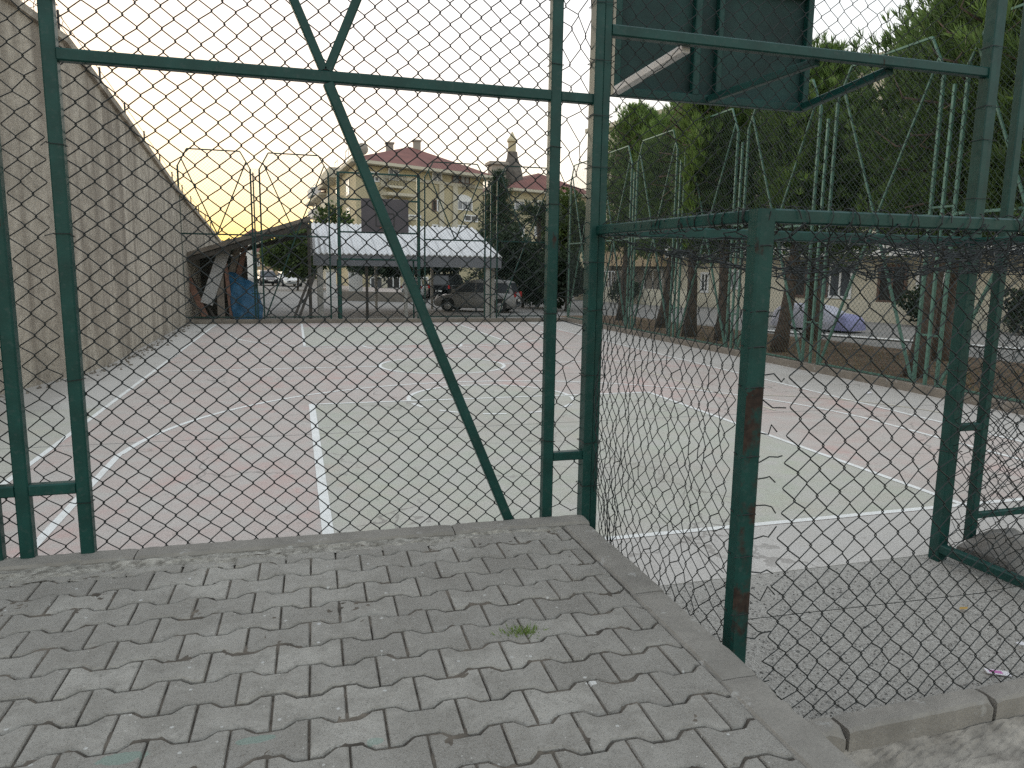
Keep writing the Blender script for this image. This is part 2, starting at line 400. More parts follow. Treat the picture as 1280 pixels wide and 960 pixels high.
def chain(mb, P, N, W, H, cw, ch, r, inside=None, jit=0.0, rounded=True, warp=None):
    """chain-link: vertical zigzag wires hooked into each other. P(u,v)->3D, N normal, cells cw x ch"""
    nc = int(W/(cw/2)); nr = int(H/(ch/2))
    J = RNG.normal(0, 1, (nc+3, nr+3, 3))*jit
    N = np.array(N, float); N /= np.linalg.norm(N)
    def pt(u, v, jx):
        d = np.array((0, 0, 0.)) if warp is None else np.array(warp(u, v))
        p = P(u+jx[0]+d[0], v+jx[1]+d[1]); return np.array(p, float)+N*(jx[2]+d[2])
    for k in range(nc):
        run = []
        def flush(run):
            if len(run) < 2: return
            pts = []
            for a in range(len(run)):
                if rounded and a > 0: pts.append(run[a-1]*.10+run[a]*.90)
                if rounded and 0 < a < len(run)-1: pts.append(run[a]*.96+(run[a-1]+run[a+1])*.02)
                else: pts.append(run[a])
                if rounded and a < len(run)-1: pts.append(run[a]*.90+run[a+1]*.10)
            Q = np.array(pts); T = np.gradient(Q, axis=0); T /= np.linalg.norm(T, axis=1)[:, None]+1e-9
            S = np.cross(np.broadcast_to(N, T.shape), T); S /= np.linalg.norm(S, axis=1)[:, None]+1e-9
            B = np.cross(T, S)
            if rounded: ring = [S*r, B*r, -S*r, -B*r]
            else: ring = [S*r, (-S*.5+B*.87)*r, (-S*.5-B*.87)*r]
            n = len(ring); V = np.stack([Q+x for x in ring], 1).reshape(-1, 3)
            b = len(mb.v); mb.v.extend(map(tuple, V.tolist()))
            L = len(Q)
            for i in range(L-1):
                for j in range(n):
                    mb.f.append((b+i*n+j, b+i*n+(j+1) % n, b+(i+1)*n+(j+1) % n, b+(i+1)*n+j))
            mb.mi.extend([0]*((L-1)*n))
        for j in range(nr+1):
            i = k+((j+k) % 2)
            u = i*cw/2; v = j*ch/2
            if inside is not None and not inside(u, v):
                flush(run); run = []; continue
            hook = (r*1.3+(.02*cw if rounded else 0))*(1 if i > k else -1)
            p = pt(u+hook, v, J[i, j])+N*(r*.8*(1 if (j % 2) else -1)*(1 if i > k else -1))
            run.append(p)
        flush(run)


def smooth_noise(seed, n=6, fmax=3.0):
    g = np.random.default_rng(seed); F = g.normal(0, fmax/2, (n, 2)); ph = g.uniform(0, 6.28, n); A = g.uniform(.4, 1, n)/n
    return lambda u, v: float(np.sum(A*np.sin(F[:, 0]*u+F[:, 1]*v+ph)))


# ------------------------------------------------------------------ ground, court
mb = MB(); mb.sheet([(-1500, -800), (1500, -800), (1500, 3000), (-1500, 3000)], -.2); struct('ground', mb, M['ground'])
mb = MB(); mb.box((-9, 3.93, -.15), (9.98, 26.25, 0)); struct('court', mb, M['court'])

LZ = .004
def strip(mb, pts, w, z=LZ, closed=False):
    P = [np.array(p, float) for p in pts]; n = len(P); L = []; Rr = []
    for i in range(n):
        a = P[(i-1) % n] if (closed or i > 0) else P[i]; b = P[(i+1) % n] if (closed or i < n-1) else P[i]
        d = b-a; d /= np.linalg.norm(d); nn = np.array((-d[1], d[0]))
        L.append(P[i]+nn*w/2); Rr.append(P[i]-nn*w/2)
    vs = [(*p, z) for p in L]+[(*p, z) for p in Rr]
    m = n if closed else n-1
    mb.add(vs, [(n+i, n+(i+1) % n, (i+1) % n, i) for i in range(m)])
def arc(cx, cy, r, a0, a1, n=48): return [(cx+r*math.cos(math.radians(a0+(a1-a0)*i/n)), cy+r*math.sin(math.radians(a0+(a1-a0)*i/n))) for i in range(n+1)]
CX = 2.82
mb = MB(); W = .066
strip(mb, [(-2.53, 4.76), (-2.53, 26.0)], .06)
strip(mb, [(8.25, 4.76), (8.25, 26.0)], W)
strip(mb, [(-2.5, 4.76), (.15, 4.76)], W); strip(mb, [(.21, 4.76), (8.22, 4.76)], W)
strip(mb, [(-2.5, 14.62), (1.53, 14.62)], W); strip(mb, [(4.1, 14.62), (8.22, 14.62)], W)
strip(mb, arc(CX, 14.6, 1.25, 0, 360)[:-1], W, closed=True)
strip(mb, [(.18, 4.79), (.18, 10.73)], .085); strip(mb, [(.225, 10.7), (5.42, 10.7)], W); strip(mb, [(5.46, 4.79), (5.46, 10.73)], W)
strip(mb, arc(CX, 10.7, 1.25, 1.5, 178.5, 40), W)
for a in range(190, 350, 30): strip(mb, arc(CX, 10.7, 1.25, a, a+15, 5), W)
strip(mb, [(-1.79, 4.79), (-1.79, 8.2)]+[(CX+4.62*math.cos(a), 7.74+4.62*math.sin(a)) for a in np.linspace(math.radians(173.5), math.radians(6.5), 60)]+[(7.43, 8.2), (7.43, 4.79)], W)
strip(mb, [(.18, 18.73), (.18, 25.9)], W); strip(mb, [(5.46, 18.73), (5.46, 25.9)], W); strip(mb, [(.21, 18.7), (5.43, 18.7)], W)
strip(mb, [(CX+4.62*math.cos(a), 22.4-4.62*math.sin(a)) for a in np.linspace(math.radians(178), math.radians(2), 60)], W)
strip(mb, arc(CX, 18.66, 1.25, 182, 358, 40), W)
struct('court_markings', mb, M['line'])
mb = MB()
strip(mb, [(6.55, 8.9), (6.55, 24.0)], .05); strip(mb, arc(6.3, 7.6, 2.6, 75, 10, 20), .05, LZ+.001)
struct('faded_court_markings', mb, M['line_faded'])

# gravel strip with real stones
mb = MB(); mb.box((1.545, 2.44, -.2), (9.98, 3.926, -.004))
struct('gravel_ground', mb, M['gravel'])
mb = MB(); g = random.Random(3); tone = []
for i in range(5200):
    x = 1.56+3.4*g.random(); y = 2.46+1.45*g.random(); r = g.uniform(.003, .0085)*(1.8 if g.random() < .05 else 1)
    a = g.uniform(0, 6.28); c, s_ = math.cos(a), math.sin(a)
    vs = [(r, 0, 0), (0, r*.8, 0), (-r*.9, 0, 0), (0, -r*.7, 0), (r*.1, 0, r*.7), (0, 0, -r*.3)]
    vs = [(x+vx*c-vy*s_, y+vx*s_+vy*c, vz-.003) for vx, vy, vz in vs]
    mb.add(vs, [(0, 1, 4), (1, 2, 4), (2, 3, 4), (3, 0, 4)]); v = g.random()**1.5; tone += [v]*4
mb.tone = tone
t = NT('loose stones'); stone_m = t.done(t.mix(t.attr('tone'), (.10, .094, .085), (.58, .55, .51)), .9)
tag(mb.build('gravel', stone_m), 'loose grey stones strewn over the gravel strip behind the goal net', 'gravel', kind='stuff')

# ------------------------------------------------------------------ raised pavement with interlocking pavers
PZ = .55
mb = MB(); mb.box((-7, -4, -.2), (1.368, 3.655, PZ-.022))
gx, gy = 330, 250; rn = RNG.random((gx+1, gy+1)); rn = (rn+np.roll(rn, 1, 0)+np.roll(rn, 1, 1)+np.roll(rn, (1, 1), (0, 1)))/4
rl = RNG.random((gx//8+3, gy//8+3)); xs_ = np.linspace(-2.6, 1.366, gx+1); ys_ = np.linspace(.9, 3.653, gy+1); vv = []
for a in range(gx+1):
    for b in range(gy+1): vv.append((xs_[a], ys_[b], PZ-.019+.013*rn[a, b]+.010*rl[a//8, b//8]**2))
mb.add(vv, [(a*(gy+1)+b, (a+1)*(gy+1)+b, (a+1)*(gy+1)+b+1, a*(gy+1)+b+1) for a in range(gx) for b in range(gy)])
struct('pavement_bed', mb, M['joint'])
L, PITCH, AMP = .231, .165, .0175
def wave(ph):                       # trapezoid wave of period 1
    ph = ph % 1.0
    if ph < .17: return 1
    if ph < .33: return 1-(ph-.17)/.16*2
    if ph < .67: return -1
    if ph < .83: return -1+(ph-.67)/.16*2
    return 1
def bound(i, x): return 2.11-PITCH/2+i*PITCH+AMP*wave(x/L-(i-1)/2)
def clip(poly, ax, val, keep_less=True):
    out = []
    for i in range(len(poly)):
        a, b = poly[i], poly[(i+1) % len(poly)]
        ia = (a[ax] <= val) == keep_less; ib = (b[ax] <= val) == keep_less
        if ia: out.append(a)
        if ia != ib:
            tt = (val-a[ax])/(b[ax]-a[ax]); out.append((a[0]+(b[0]-a[0])*tt, a[1]+(b[1]-a[1])*tt))
    return out
ROT = math.radians(-1.4)
def rot(p, c=(0, 2.1)):
    x, y = p[0]-c[0], p[1]-c[1]; return (c[0]+x*math.cos(ROT)-y*math.sin(ROT), c[1]+x*math.sin(ROT)+y*math.cos(ROT))
mb = MB(); tone = []; g = random.Random(11)
PH = (0, .14, .17, .20, .30, .33, .36, .5, .64, .67, .70, .80, .83, .86, 1.0)
def paver(i, k, xmax, ymax, z0, dest, tones, jz=1.0):
    gap = .0032
    xs0 = (k+i/2)*L; xs = [xs0+gap]+[xs0+p*L for p in PH[1:-1]]+[xs0+L-gap]
    poly = [(x, bound(i, x)+gap*2.15) for x in xs]+[(x, bound(i+1, x)-gap*2.15) for x in reversed(xs)]
    poly = [rot(p) for p in poly]
    if xmax is not None: poly = clip(poly, 0, xmax)
    if len(poly) > 2 and ymax is not None: poly = clip(poly, 1, ymax)
    if len(poly) < 3: return
    cx = sum(p[0] for p in poly)/len(poly); cy = sum(p[1] for p in poly)/len(poly)
    ar = abs(sum(poly[q][0]*poly[(q+1) % len(poly)][1]-poly[(q+1) % len(poly)][0]*poly[q][1] for q in range(len(poly))))/2
    if ar < .0012: return
    dz = g.uniform(-.002, .002)*jz; tx, ty = g.uniform(-.012, .012)*jz, g.uniform(-.012, .012)*jz
    n = len(poly); A = [np.array(p) for p in poly]; inn = []
    for q in range(n):
        e1 = A[q]-A[q-1]; e2 = A[(q+1) % n]-A[q]
        n1 = np.array((-e1[1], e1[0]))/(np.linalg.norm(e1)+1e-9); n2 = np.array((-e2[1], e2[0]))/(np.linalg.norm(e2)+1e-9)
        m_ = n1+n2; m_ = m_/(np.linalg.norm(m_)+1e-9); j = g.uniform(.7, 1.5)
        inn.append(A[q]+m_*.0050*j)
        A[q] = A[q]+m_*g.uniform(-.0008, .0012)
    z = lambda p: z0+dz+(p[0]-cx)*tx+(p[1]-cy)*ty
    vs = [(p[0], p[1], z0-.05) for p in A]+[(p[0], p[1], z(p)-.006) for p in A]+[(p[0], p[1], z(p)) for p in inn]
    fs = []
    for q in range(n):
        q2 = (q+1) % n; fs += [(q, q2, n+q2, n+q), (n+q, n+q2, 2*n+q2, 2*n+q)]
    fs.append(tuple(range(2*n, 3*n)))
    dest.add(vs, fs); v = min(1, max(0, g.gauss(.5, .32))); tones += [v]*len(fs)
for i in range(-16, 11):
    for k in range(-26, 14): paver(i, k, 1.366, 3.60 if k-0+i/2 < 1.5 else 3.65, PZ, mb, tone)
mb.tone = tone; struct('pavement', mb, M['paver'])
# crumbling mortar between pavers and back kerb
mb = MB(); nx, ny = 160, 8; g2 = random.Random(5)
vs = []
for a in range(nx+1):
    for b in range(ny+1):
        x = -5+6.36*a/nx; y0 = 3.565+.02*math.sin(x*9)+.014*math.sin(x*23+1) - (.03 if x < -.3 else 0); y = y0+(3.70-.022*x-y0)*b/ny
        vs.append((x, y, PZ-.009+.011*g2.random()+.012*max(0, math.sin(x*7+b))*(b/ny)*(1 if b < ny else 0)))
mb.add(vs, [(a*(ny+1)+b, (a+1)*(ny+1)+b, (a+1)*(ny+1)+b+1, a*(ny+1)+b+1) for a in range(nx) for b in range(ny)])
struct('mortar_strip', mb, M['mortar'])

def kerb_stone(mb, p, q, w, z0, z1, seed, m=0):
    """one cast kerb stone from p to q (left edge line), w to the left of travel, with chipped arrises"""
    g = random.Random(seed); p = np.array(p, float); q = np.array(q, float); d = q-p; Ln = np.linalg.norm(d); d /= Ln; nn = np.array((-d[1], d[0]))
    n = max(4, int(Ln/.035)); c = .012
    rings = []
    for i in range(n+1):
        o = p+d*(Ln*i/n); j = lambda a=.003: g.uniform(-a, a)
        ch = c+(g.uniform(.008, .03) if g.random() < .06 else 0)
        prof = [(0, z0), (j(), z1-ch), (ch+j(), z1+j(.0015)), (w/2, z1+.002+j(.0015)), (w-c, z1+j(.0015)), (w+j(), z1-c), (w, z0)]
        if i in (0, n): prof = [(a, z-(.006 if z > z0 else 0)) for a, z in prof]
        rings.append([(o[0]+nn[0]*a, o[1]+nn[1]*a, z) for a, z in prof])
    k = 7; vs = [v for r in rings for v in r]
    fs = [(i*k+j, (i+1)*k+j, (i+1)*k+j+1, i*k+j+1) for i in range(n) for j in range(k-1)]
    fs += [tuple(range(k)), tuple(range(n*k, n*k+k))[::-1]]
    mb.add(vs, fs, m)
mb = MB()
def back_y(x): return 3.70-.022*x
xs = [-6, -5.02, -4.04, -3.06, -2.08, -.78, .78, 1.545]
for i in range(len(xs)-1): kerb_stone(mb, (xs[i]+.003, back_y(xs[i])), (xs[i+1]-.003, back_y(xs[i+1])), .135, -.1, PZ+.012, i)
struct('back_kerb', mb, M['kerb'])
mb = MB(); ys = [3.655, 2.77, 2.06, 1.2, .2, -.8, -1.8, -2.8]
for i in range(len(ys)-1): kerb_stone(mb, (1.535-.02*(3.65-ys[i])/2, ys[i+1]+.003), (1.535-.02*(3.65-ys[i])/2, ys[i]-.003), .155, -.15, PZ+.006, 20+i)
struct('edge_kerb', mb, M['kerb'])

# lower front corner: kerb of the gravel strip, dirt and lower pavers
mb = MB(); xs = [1.56, 2.20, 3.02, 3.84, 4.66, 5.5]
for i in range(5): kerb_stone(mb, (xs[i]+.008, 2.33+.012*i), (xs[i+1]-.008, 2.345+.012*i), .115, -.2, .035, 40+i)
struct('gravel_kerb', mb, M['kerb_brown'])
mb = MB(); nx, ny = 120, 30; vs = []
nz = smooth_noise(4, 8, 9)
for a in range(nx+1):
    for b in range(ny+1):
        x = 1.53+4.5*a/nx; y = 1.9+.45*b/ny; vs.append((x, y, -.105+.02*nz(x*2, y*2)+.008*random.random()+.03*max(0, (y-2.22)/.13)))
mb.add(vs, [(a*(ny+1)+b, (a+1)*(ny+1)+b, (a+1)*(ny+1)+b+1, a*(ny+1)+b+1) for a in range(nx) for b in range(ny)])
struct('dirt_strip', mb, M['dirt'])
mb = MB(); tone = []
for i in range(-16, 0):
    for k in range(7, 30):
        if (k+i/2)*L > 1.56 and i < -0: paver(i, k, None, 2.16, -.09, mb, tone)
mb.tone = tone; struct('lower_pavement', mb, M['paver'])
mb = MB(); mb.box((1.54, -2, -.19), (7, 2.1, -.104)); struct('lower_pavement_bed', mb, M['joint'])

# kerbs round the court
mb = MB()
for i in range(12): kerb_stone(mb, (-3.5+1.12*i+.004, 26.3), (-3.5+1.12*(i+1)-.004, 26.3), .22, -.2, .14, 60+i)
struct('far_kerb', mb, M['kerb_dirty'])
mb = MB()
for i in range(16): kerb_stone(mb, (9.86, 5.0+1.34*i+.004), (9.86, 5.0+1.34*(i+1)-.004), .20, -.2, .15, 80+i)
for v in range(len(mb.v)): x, y, z = mb.v[v]; mb.v[v] = (9.86+9.86-x+.0, y, z)
mb.f = [f[::-1] for f in mb.f]
struct('side_kerb', mb, M['kerb_dirty'])

# beyond the court
mb = MB(); mb.sheet([(-3.4, 26.55), (10.05, 26.55), (10.05, 2), (70, 2), (70, 100), (-14, 170), (-14, 40), (-3.4, 39)], -.02); struct('road', mb, M['asphalt'])
mb = MB(); nx, ny = 60, 40; vs = []; nz = smooth_noise(14, 8, 4)
for a in range(nx+1):
    for b in range(ny+1):
        y = 4+24*a/nx; x0 = 10.06; x1 = 13.2+max(0, (24-y))*.14; x = x0+(x1-x0)*b/ny
        vs.append((x, y, .10+.05*nz(x, y)+.015*random.random()))
mb.add(vs, [(a*(ny+1)+b, a*(ny+1)+b+1, (a+1)*(ny+1)+b+1, (a+1)*(ny+1)+b) for a in range(nx) for b in range(ny)])
struct('planting_strip', mb, M['earth'])
mb = MB()
p0 = on_plane(935, 411, (0, 0, .03), (0, 0, 1)); p1 = on_plane(1300, 437, (0, 0, .03), (0, 0, 1))
strip(mb, [(p0.x, p0.y), (p1.x, p1.y)], .42, .03)
struct('road_edge_marking', mb, M['white_paint'])
mb = MB(); A = at(396, 352, 66); B = at(560, 372, 46)
mb.prism([(A.x, A.y, -.1), (B.x, B.y, -.1), (B.x+3, B.y+6, -.1), (A.x+3, A.y+8, -.1)], (0, 0, .2)); struct('sidewalk', mb, M['pale_pave'])

# ------------------------------------------------------------------ retaining wall
WT = [(-7.5, 5.0, 6.3), (-5.0, 9.6, 6.2), (-4.25, 12.3, 6.0), (-3.62, 14.7, 5.72), (-3.5, 15.6, 5.47), (-3.48, 18.3, 5.16), (-3.48, 21.6, 4.79), (-3.48, 25.7, 4.32), (-3.48, 37.5, 3.3), (-3.5, 60, 1.2)]
mb = MB(); vs = []; NZ = 10
pts = []
for i in range(len(WT)-1):
    n = max(2, int((WT[i+1][1]-WT[i][1])/.8))
    for j in range(n): f = j/n; pts.append(tuple(WT[i][q]*(1-f)+WT[i+1][q]*f for q in range(3)))
pts.append(WT[-1]); nz = smooth_noise(2, 8, 2)
for x, y, z in pts:
    for j in range(NZ+1): vs.append((x+.03*nz(y*.6, j*.5), y, -.2+(z-.12+.2)*j/NZ))
    for a, zz in ((.07, z-.12), (.07, z), (-.35, z), (-.35, z-.12), (-.3, -.2)): vs.append((x+a, y, zz))
k = NZ+6; n = len(pts)
mb.add(vs, [(i*k+j, i*k+j+1, (i+1)*k+j+1, (i+1)*k+j) for i in range(n-1) for j in range(k-1)])
rw = mb.build('retaining_wall', M['wall']); tag(rw, 'tall stained concrete retaining wall sloping down along the court', 'wall')
# rubble and dirt along its foot
mb = MB(); g = random.Random(9)
for i in range(260):
    y = g.uniform(9, 26); x = np.interp(y, [p[1] for p in WT], [p[0] for p in WT])+.08+abs(g.gauss(0, .13)); r = g.uniform(.008, .03)
    R = Matrix.Rotation(g.uniform(0, 6), 3, (g.random(), g.random(), 1)); mb.box((-r, -r*.7, -r*.4), (r, r*.7, r*.5), 0, R, (x, y, r*.3))
tag(mb.build('rubble', M['kerb_dirty']), 'crumbled concrete lying along the foot of the tall wall', 'rubble', kind='stuff')

wf = thing('wire_fence', 'thin post and wire fence running along the top of the concrete wall', 'fence', (-3.6, 13, 5.6))
def wt(y): return (float(np.interp(y, [p[1] for p in WT], [p[0] for p in WT])), float(np.interp(y, [p[1] for p in WT], [p[2] for p in WT])))
O = Vector(wf.location)
ysp = [12.7, 14.85, 17.05, 19.2, 21.4, 23.6, 25.75, 27.85, 30, 32.2, 34.4, 36.5]
for y in ysp:
    x, z = wt(y); mb = MB(); mb.bar(Vector((x-.1, y, z-.02))-O, Vector((x-.1, y+.02, z+.47))-O, .035); mb.build('post', M['iron'], wf)
for h in (.12, .26, .42):
    mb = MB(); mb.tube([Vector((wt(y)[0]-.1, y, wt(y)[1]+h))-O for y in [9]+ysp+[42]], .006, 4); mb.build('wire', M['iron'], wf)
# concertina scraps of wire near the camera end
mb = MB(); pl = []
for i in range(220):
    s_ = i/220; y = 10+5*s_; x, z = wt(y); pl.append(Vector((x-.15+.13*math.cos(i*.62), y, z+.28+.16*math.sin(i*.62)))-O)
mb.tube(pl, .005, 4); mb.build('wire', M['iron'], wf)


# ------------------------------------------------------------------ fence panels
def panel_parts(Wd, dark, r, cw, ch, pw, diag=('R', 'L'), rounded=False, ztop=5.66, zside=5.1, z0=.1, pad=.2, meshtop=None, jit=.004, rail_z=2.85, mw=None):
    """panel in its own XZ plane, x 0..Wd: list of (name, mesh) parts"""
    mat = M[dark]; out = []; up = (0, 1, 0)
    for x in (0, Wd):
        mb = MB(); mb.bar((x, 0, z0-.15), (x, 0, zside), pw, pw, up); out.append(('post', mb.mesh('post', mat)))
    mb = MB(); mb.bar((0, 0, zside), (.3, 0, ztop), pw*.7, pw*.7, up); mb.bar((.3, 0, ztop), (Wd-.3, 0, ztop), pw*.7, pw*.7, up); mb.bar((Wd-.3, 0, ztop), (Wd, 0, zside), pw*.7, pw*.7, up)
    out.append(('top_frame', mb.mesh('top_frame', mat)))
    mb = MB(); mb.bar((pw/2, 0, rail_z), (Wd-pw/2, 0, rail_z), pw*.9, pw*.9, up); out.append(('rail', mb.mesh('rail', mat)))
    mb = MB(); mb.bar((pw/2, 0, z0+.03), (Wd-pw/2, 0, z0+.03), pw*.7, pw*.7, up); out.append(('bottom_rail', mb.mesh('bottom_rail', mat)))
    hub = Vector((Wd/2, -.004, rail_z))
    for sx in (-1, 1):
        mb = MB(); mb.bar(hub+Vector((sx*.01, 0, .03)), (Wd/2+sx*(Wd/2-.13), -.004, zside+.2), pw*.7, pw*.7, up); out.append(('upper_brace', mb.mesh('upper_brace', mat)))
    for sname in diag:
        sx = 1 if sname == 'R' else -1
        mb = MB(); mb.bar(hub-Vector((-sx*.01, 0, .03)), (Wd/2+sx*(Wd/2-.06), -.004, z0+.05), pw*.85, pw*.85, up); out.append(('lower_brace', mb.mesh('lower_brace', mat)))
    mt = meshtop or ztop
    def inside(u, v):
        x = u-pad; z = v+z0
        if z > mt: return False
        if z > zside:
            f = (z-zside)/(ztop-zside)*.3-.02
            return f-.02 < x < Wd-f+.02 or (pad > .1 and z < zside+.05)
        return True
    mb = MB(); n1 = smooth_noise(int(Wd*100)+len(diag), 7, 5)
    chain(mb, lambda u, v: (u-pad, .03 if not rounded else pw/2+.006, v+z0), (0, -1, 0), Wd+2*pad, mt-z0, cw, ch, r, inside, jit, rounded, mw)
    out.append(('chain_link', mb.mesh('chain_link', M['wire' if rounded else 'wire_far'])))
    return out
def place_panel(parts, loc, rz, label, group, name='chain_link_fence'):
    t = thing(name, label, 'fence', loc, rz, group)
    for nm, me in parts: link(nm, me, t)
    return t

FY = 3.85
def wire_bands(parent, x, y, hw, hd, zs, seed):
    g = random.Random(seed)
    for z in zs:
        z += g.uniform(-.05, .05); e = .004; k = [g.uniform(-.006, .006) for _ in range(5)]
        P_ = [(x-hw-e, y-hd-e, z+k[0]), (x+hw+e, y-hd-e, z+k[1]), (x+hw+e, y+hd+e, z+k[2]), (x-hw-e, y+hd+e, z+k[3]), (x-hw-e, y-hd-e, z+k[4]+.004)]
        mb = MB(); mb.tube(P_+[(x-hw-.02-.02*g.random(), y-hd-.012, z+g.uniform(-.03, .03))], .0022, 4); mb.build('wire_tie', M['wire'], parent)
wv1, wv2 = smooth_noise(31, 9, 4), smooth_noise(32, 9, 4)
def near_warp(u, v):
    return (.022*wv1(u*1.2, v*1.2), .022*wv2(u*1.2, v*1.2)+.035*math.exp(-((v-.1)/.25)**2)*wv1(u*4, 0), .03*wv1(u*2, v*2))
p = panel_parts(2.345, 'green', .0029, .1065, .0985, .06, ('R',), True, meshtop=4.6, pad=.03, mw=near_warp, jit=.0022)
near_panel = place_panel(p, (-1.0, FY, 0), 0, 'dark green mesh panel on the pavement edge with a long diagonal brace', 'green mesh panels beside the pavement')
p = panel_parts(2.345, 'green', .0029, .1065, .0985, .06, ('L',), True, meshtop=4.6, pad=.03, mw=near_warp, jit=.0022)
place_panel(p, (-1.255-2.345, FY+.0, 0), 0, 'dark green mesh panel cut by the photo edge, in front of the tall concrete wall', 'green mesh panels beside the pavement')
t = thing('fence_strut', 'short green strut joining two posts near the tall wall', 'strut', (-1.255, FY, .89))
mb = MB(); mb.bar((.031, 0, 0), (.224, 0, 0), .055, .055); o = mb.build('bar', M['green'], t)
mb = MB(); mb.bar((-.031, 0, 0), (-.10, 0, 0), .055, .055); o = mb.build('bar', M['green'], t)
mb = MB(); mb.bar((-.13, 0, -1.0), (-.13, 0, 4.2), .06, .06); o = mb.build('post', M['green'], t)
mb = MB(); chain(mb, lambda u, v: (u+.03, .04, v-.9), (0, -1, 0), .2, 4.4, .1065, .0985, .0026, None, .004, True); mb.build('chain_link', M['wire'], t)
wire_bands(near_panel, 0, 0, .03, .03, (.85, 1.45, 2.1, 2.5, 3.1), 1); wire_bands(near_panel, 2.345, 0, .03, .03, (.95, 1.7, 2.25, 2.6, 3.0, 3.3), 2)
# panel to the right of the goal
p = panel_parts(2.345, 'green', .0029, .1065, .0985, .06, ('R',), True, meshtop=4.6, pad=.02, jit=.006, z0=.26)
place_panel(p, (4.50, FY, 0), 0, 'dark green mesh panel beyond the goal, its bottom rail above a rough concrete block', 'green mesh panels beside the pavement')

# ------------------------------------------------------------------ goal cage with backboard frame
AX, BX, PX, BY, RZ = 1.60, 4.24, 1.735, 2.52, 2.165
gc = thing('goal_cage', 'dark green goal cage of posts and slack chain-link beside the pavement', 'goal', (AX, FY, 0))
O = Vector(gc.location)
def gpart(name, f, mat='green'): mb = MB(); f(mb); return mb.build(name, M[mat], gc)
def b_(p, q, w, h=None, up=(0, 1, 0)): return lambda mb: mb.bar(Vector(p)-O, Vector(q)-O, w, h, up)
def fA(mb):
    mb.bar(Vector((AX-.024, FY, -.1))-O, Vector((AX-.024, FY, 5.1))-O, .05, .085); mb.bar(Vector((AX+.026, FY+.01, -.1))-O, Vector((AX+.026, FY+.01, 5.1))-O, .046, .075)
gpart('goal_post', fA)
def fB(mb):
    mb.bar(Vector((BX-.024, FY, -.05))-O, Vector((BX-.024, FY, 5.1))-O, .05, .085); mb.bar(Vector((BX+.026, FY+.01, -.05))-O, Vector((BX+.026, FY+.01, 5.1))-O, .046, .075)
gpart('goal_post', fB)
gpart('back_post', b_((PX, BY, -.1), (PX, BY, RZ+.025), .078, .078), 'green_rusty')
gpart('back_post', b_((BX+.02, BY, -.1), (BX+.02, BY, RZ+.025), .07, .07), 'green_rusty')
wire_bands(gc, 0, 0, .052, .046, (.75, 1.0, 1.35, 1.75, 2.0, 2.45, 2.75, 3.0, 3.35), 3); wire_bands(gc, BX-AX, 0, .052, .046, (.8, 1.3, 1.8, 2.4, 2.75, 3.0, 3.4), 4)
gpart('crossbar', b_((AX+.05, FY, RZ), (BX-.05, FY, RZ), .06, .06))
gpart('roof_rail', b_((AX+.01, FY-.045, RZ), (PX-.01, BY+.04, RZ), .05, .05, (0, 0, 1)))
gpart('roof_rail', b_((BX, FY-.045, RZ), (BX+.02, BY+.036, RZ), .05, .05, (0, 0, 1)))
gpart('roof_rail', b_((PX+.04, BY, RZ), (BX+.7, BY, RZ), .055, .055, (0, 0, 1)))
gpart('ground_rail', b_((BX-.02, FY-.045, .09), (BX+.02, BY+.04, .09), .06, .06, (0, 0, 1)), 'green_rusty')
gpart('top_bar', b_((AX+.05, FY, 3.205), (BX-.05, FY, 3.205), .058, .058))
gpart('strut', b_((1.376, FY, .90), (AX-.05, FY, .90), .05, .05))
gpart('strut', b_((BX+.05, FY, .93), (4.47, FY, .93), .05, .05))
gpart('strut', b_((1.376, FY, 2.85), (AX-.05, FY, 2.85), .05, .05))
def net(name, P, N, W_, H_, cw, ch, r, inside, jit, warp):
    mb = MB(); chain(mb, lambda u, v: np.array(P(u, v))-np.array(O), N, W_, H_, cw, ch, r, inside, jit, True, warp); return mb.build(name, M['wire'], gc)
# torn strip between panel and goal post
a1, a2 = smooth_noise(41, 9, 9), smooth_noise(42, 9, 9)
net('torn_chain_link', lambda u, v: (1.365+u, FY+.045, .55+v), (0, -1, 0), .26, 4.2, .13, .15, .0026, None, .019, lambda u, v: (.09*a1(u*3, v*1.7), .09*a2(u*3, v*1.7), .08*a1(v*2, 3)))
# back net: stretched diamonds, ragged along the rusty post
c1, c2 = smooth_noise(51, 9, 4), smooth_noise(52, 9, 4)
def back_in(u, v):
    if v > 2.17: return False
    edge = .035+.045*(1+c1(v*3.1, 9)*3)*(1 if v < 1.55 else .3)
    return u > edge
def back_warp(u, v):
    bulge = .05*math.sin(PI*min(1, max(0, v/2.1)))
    e = math.exp(-u/.12)
    return (.03*c1(u*1.3, v*1.5)+e*.05*c2(v*7, 1), .03*c2(u*1.3, v*1.5)-.012*v*math.exp(-u/.6)+e*.05*c1(v*6, 5), bulge+.05*c1(u, v*1.4))
net('back_net', lambda u, v: (PX+u, BY-.03, .02+v), (0, -1, 0), 2.55, 2.2, .112, .110, .0029, back_in, .004, back_warp)
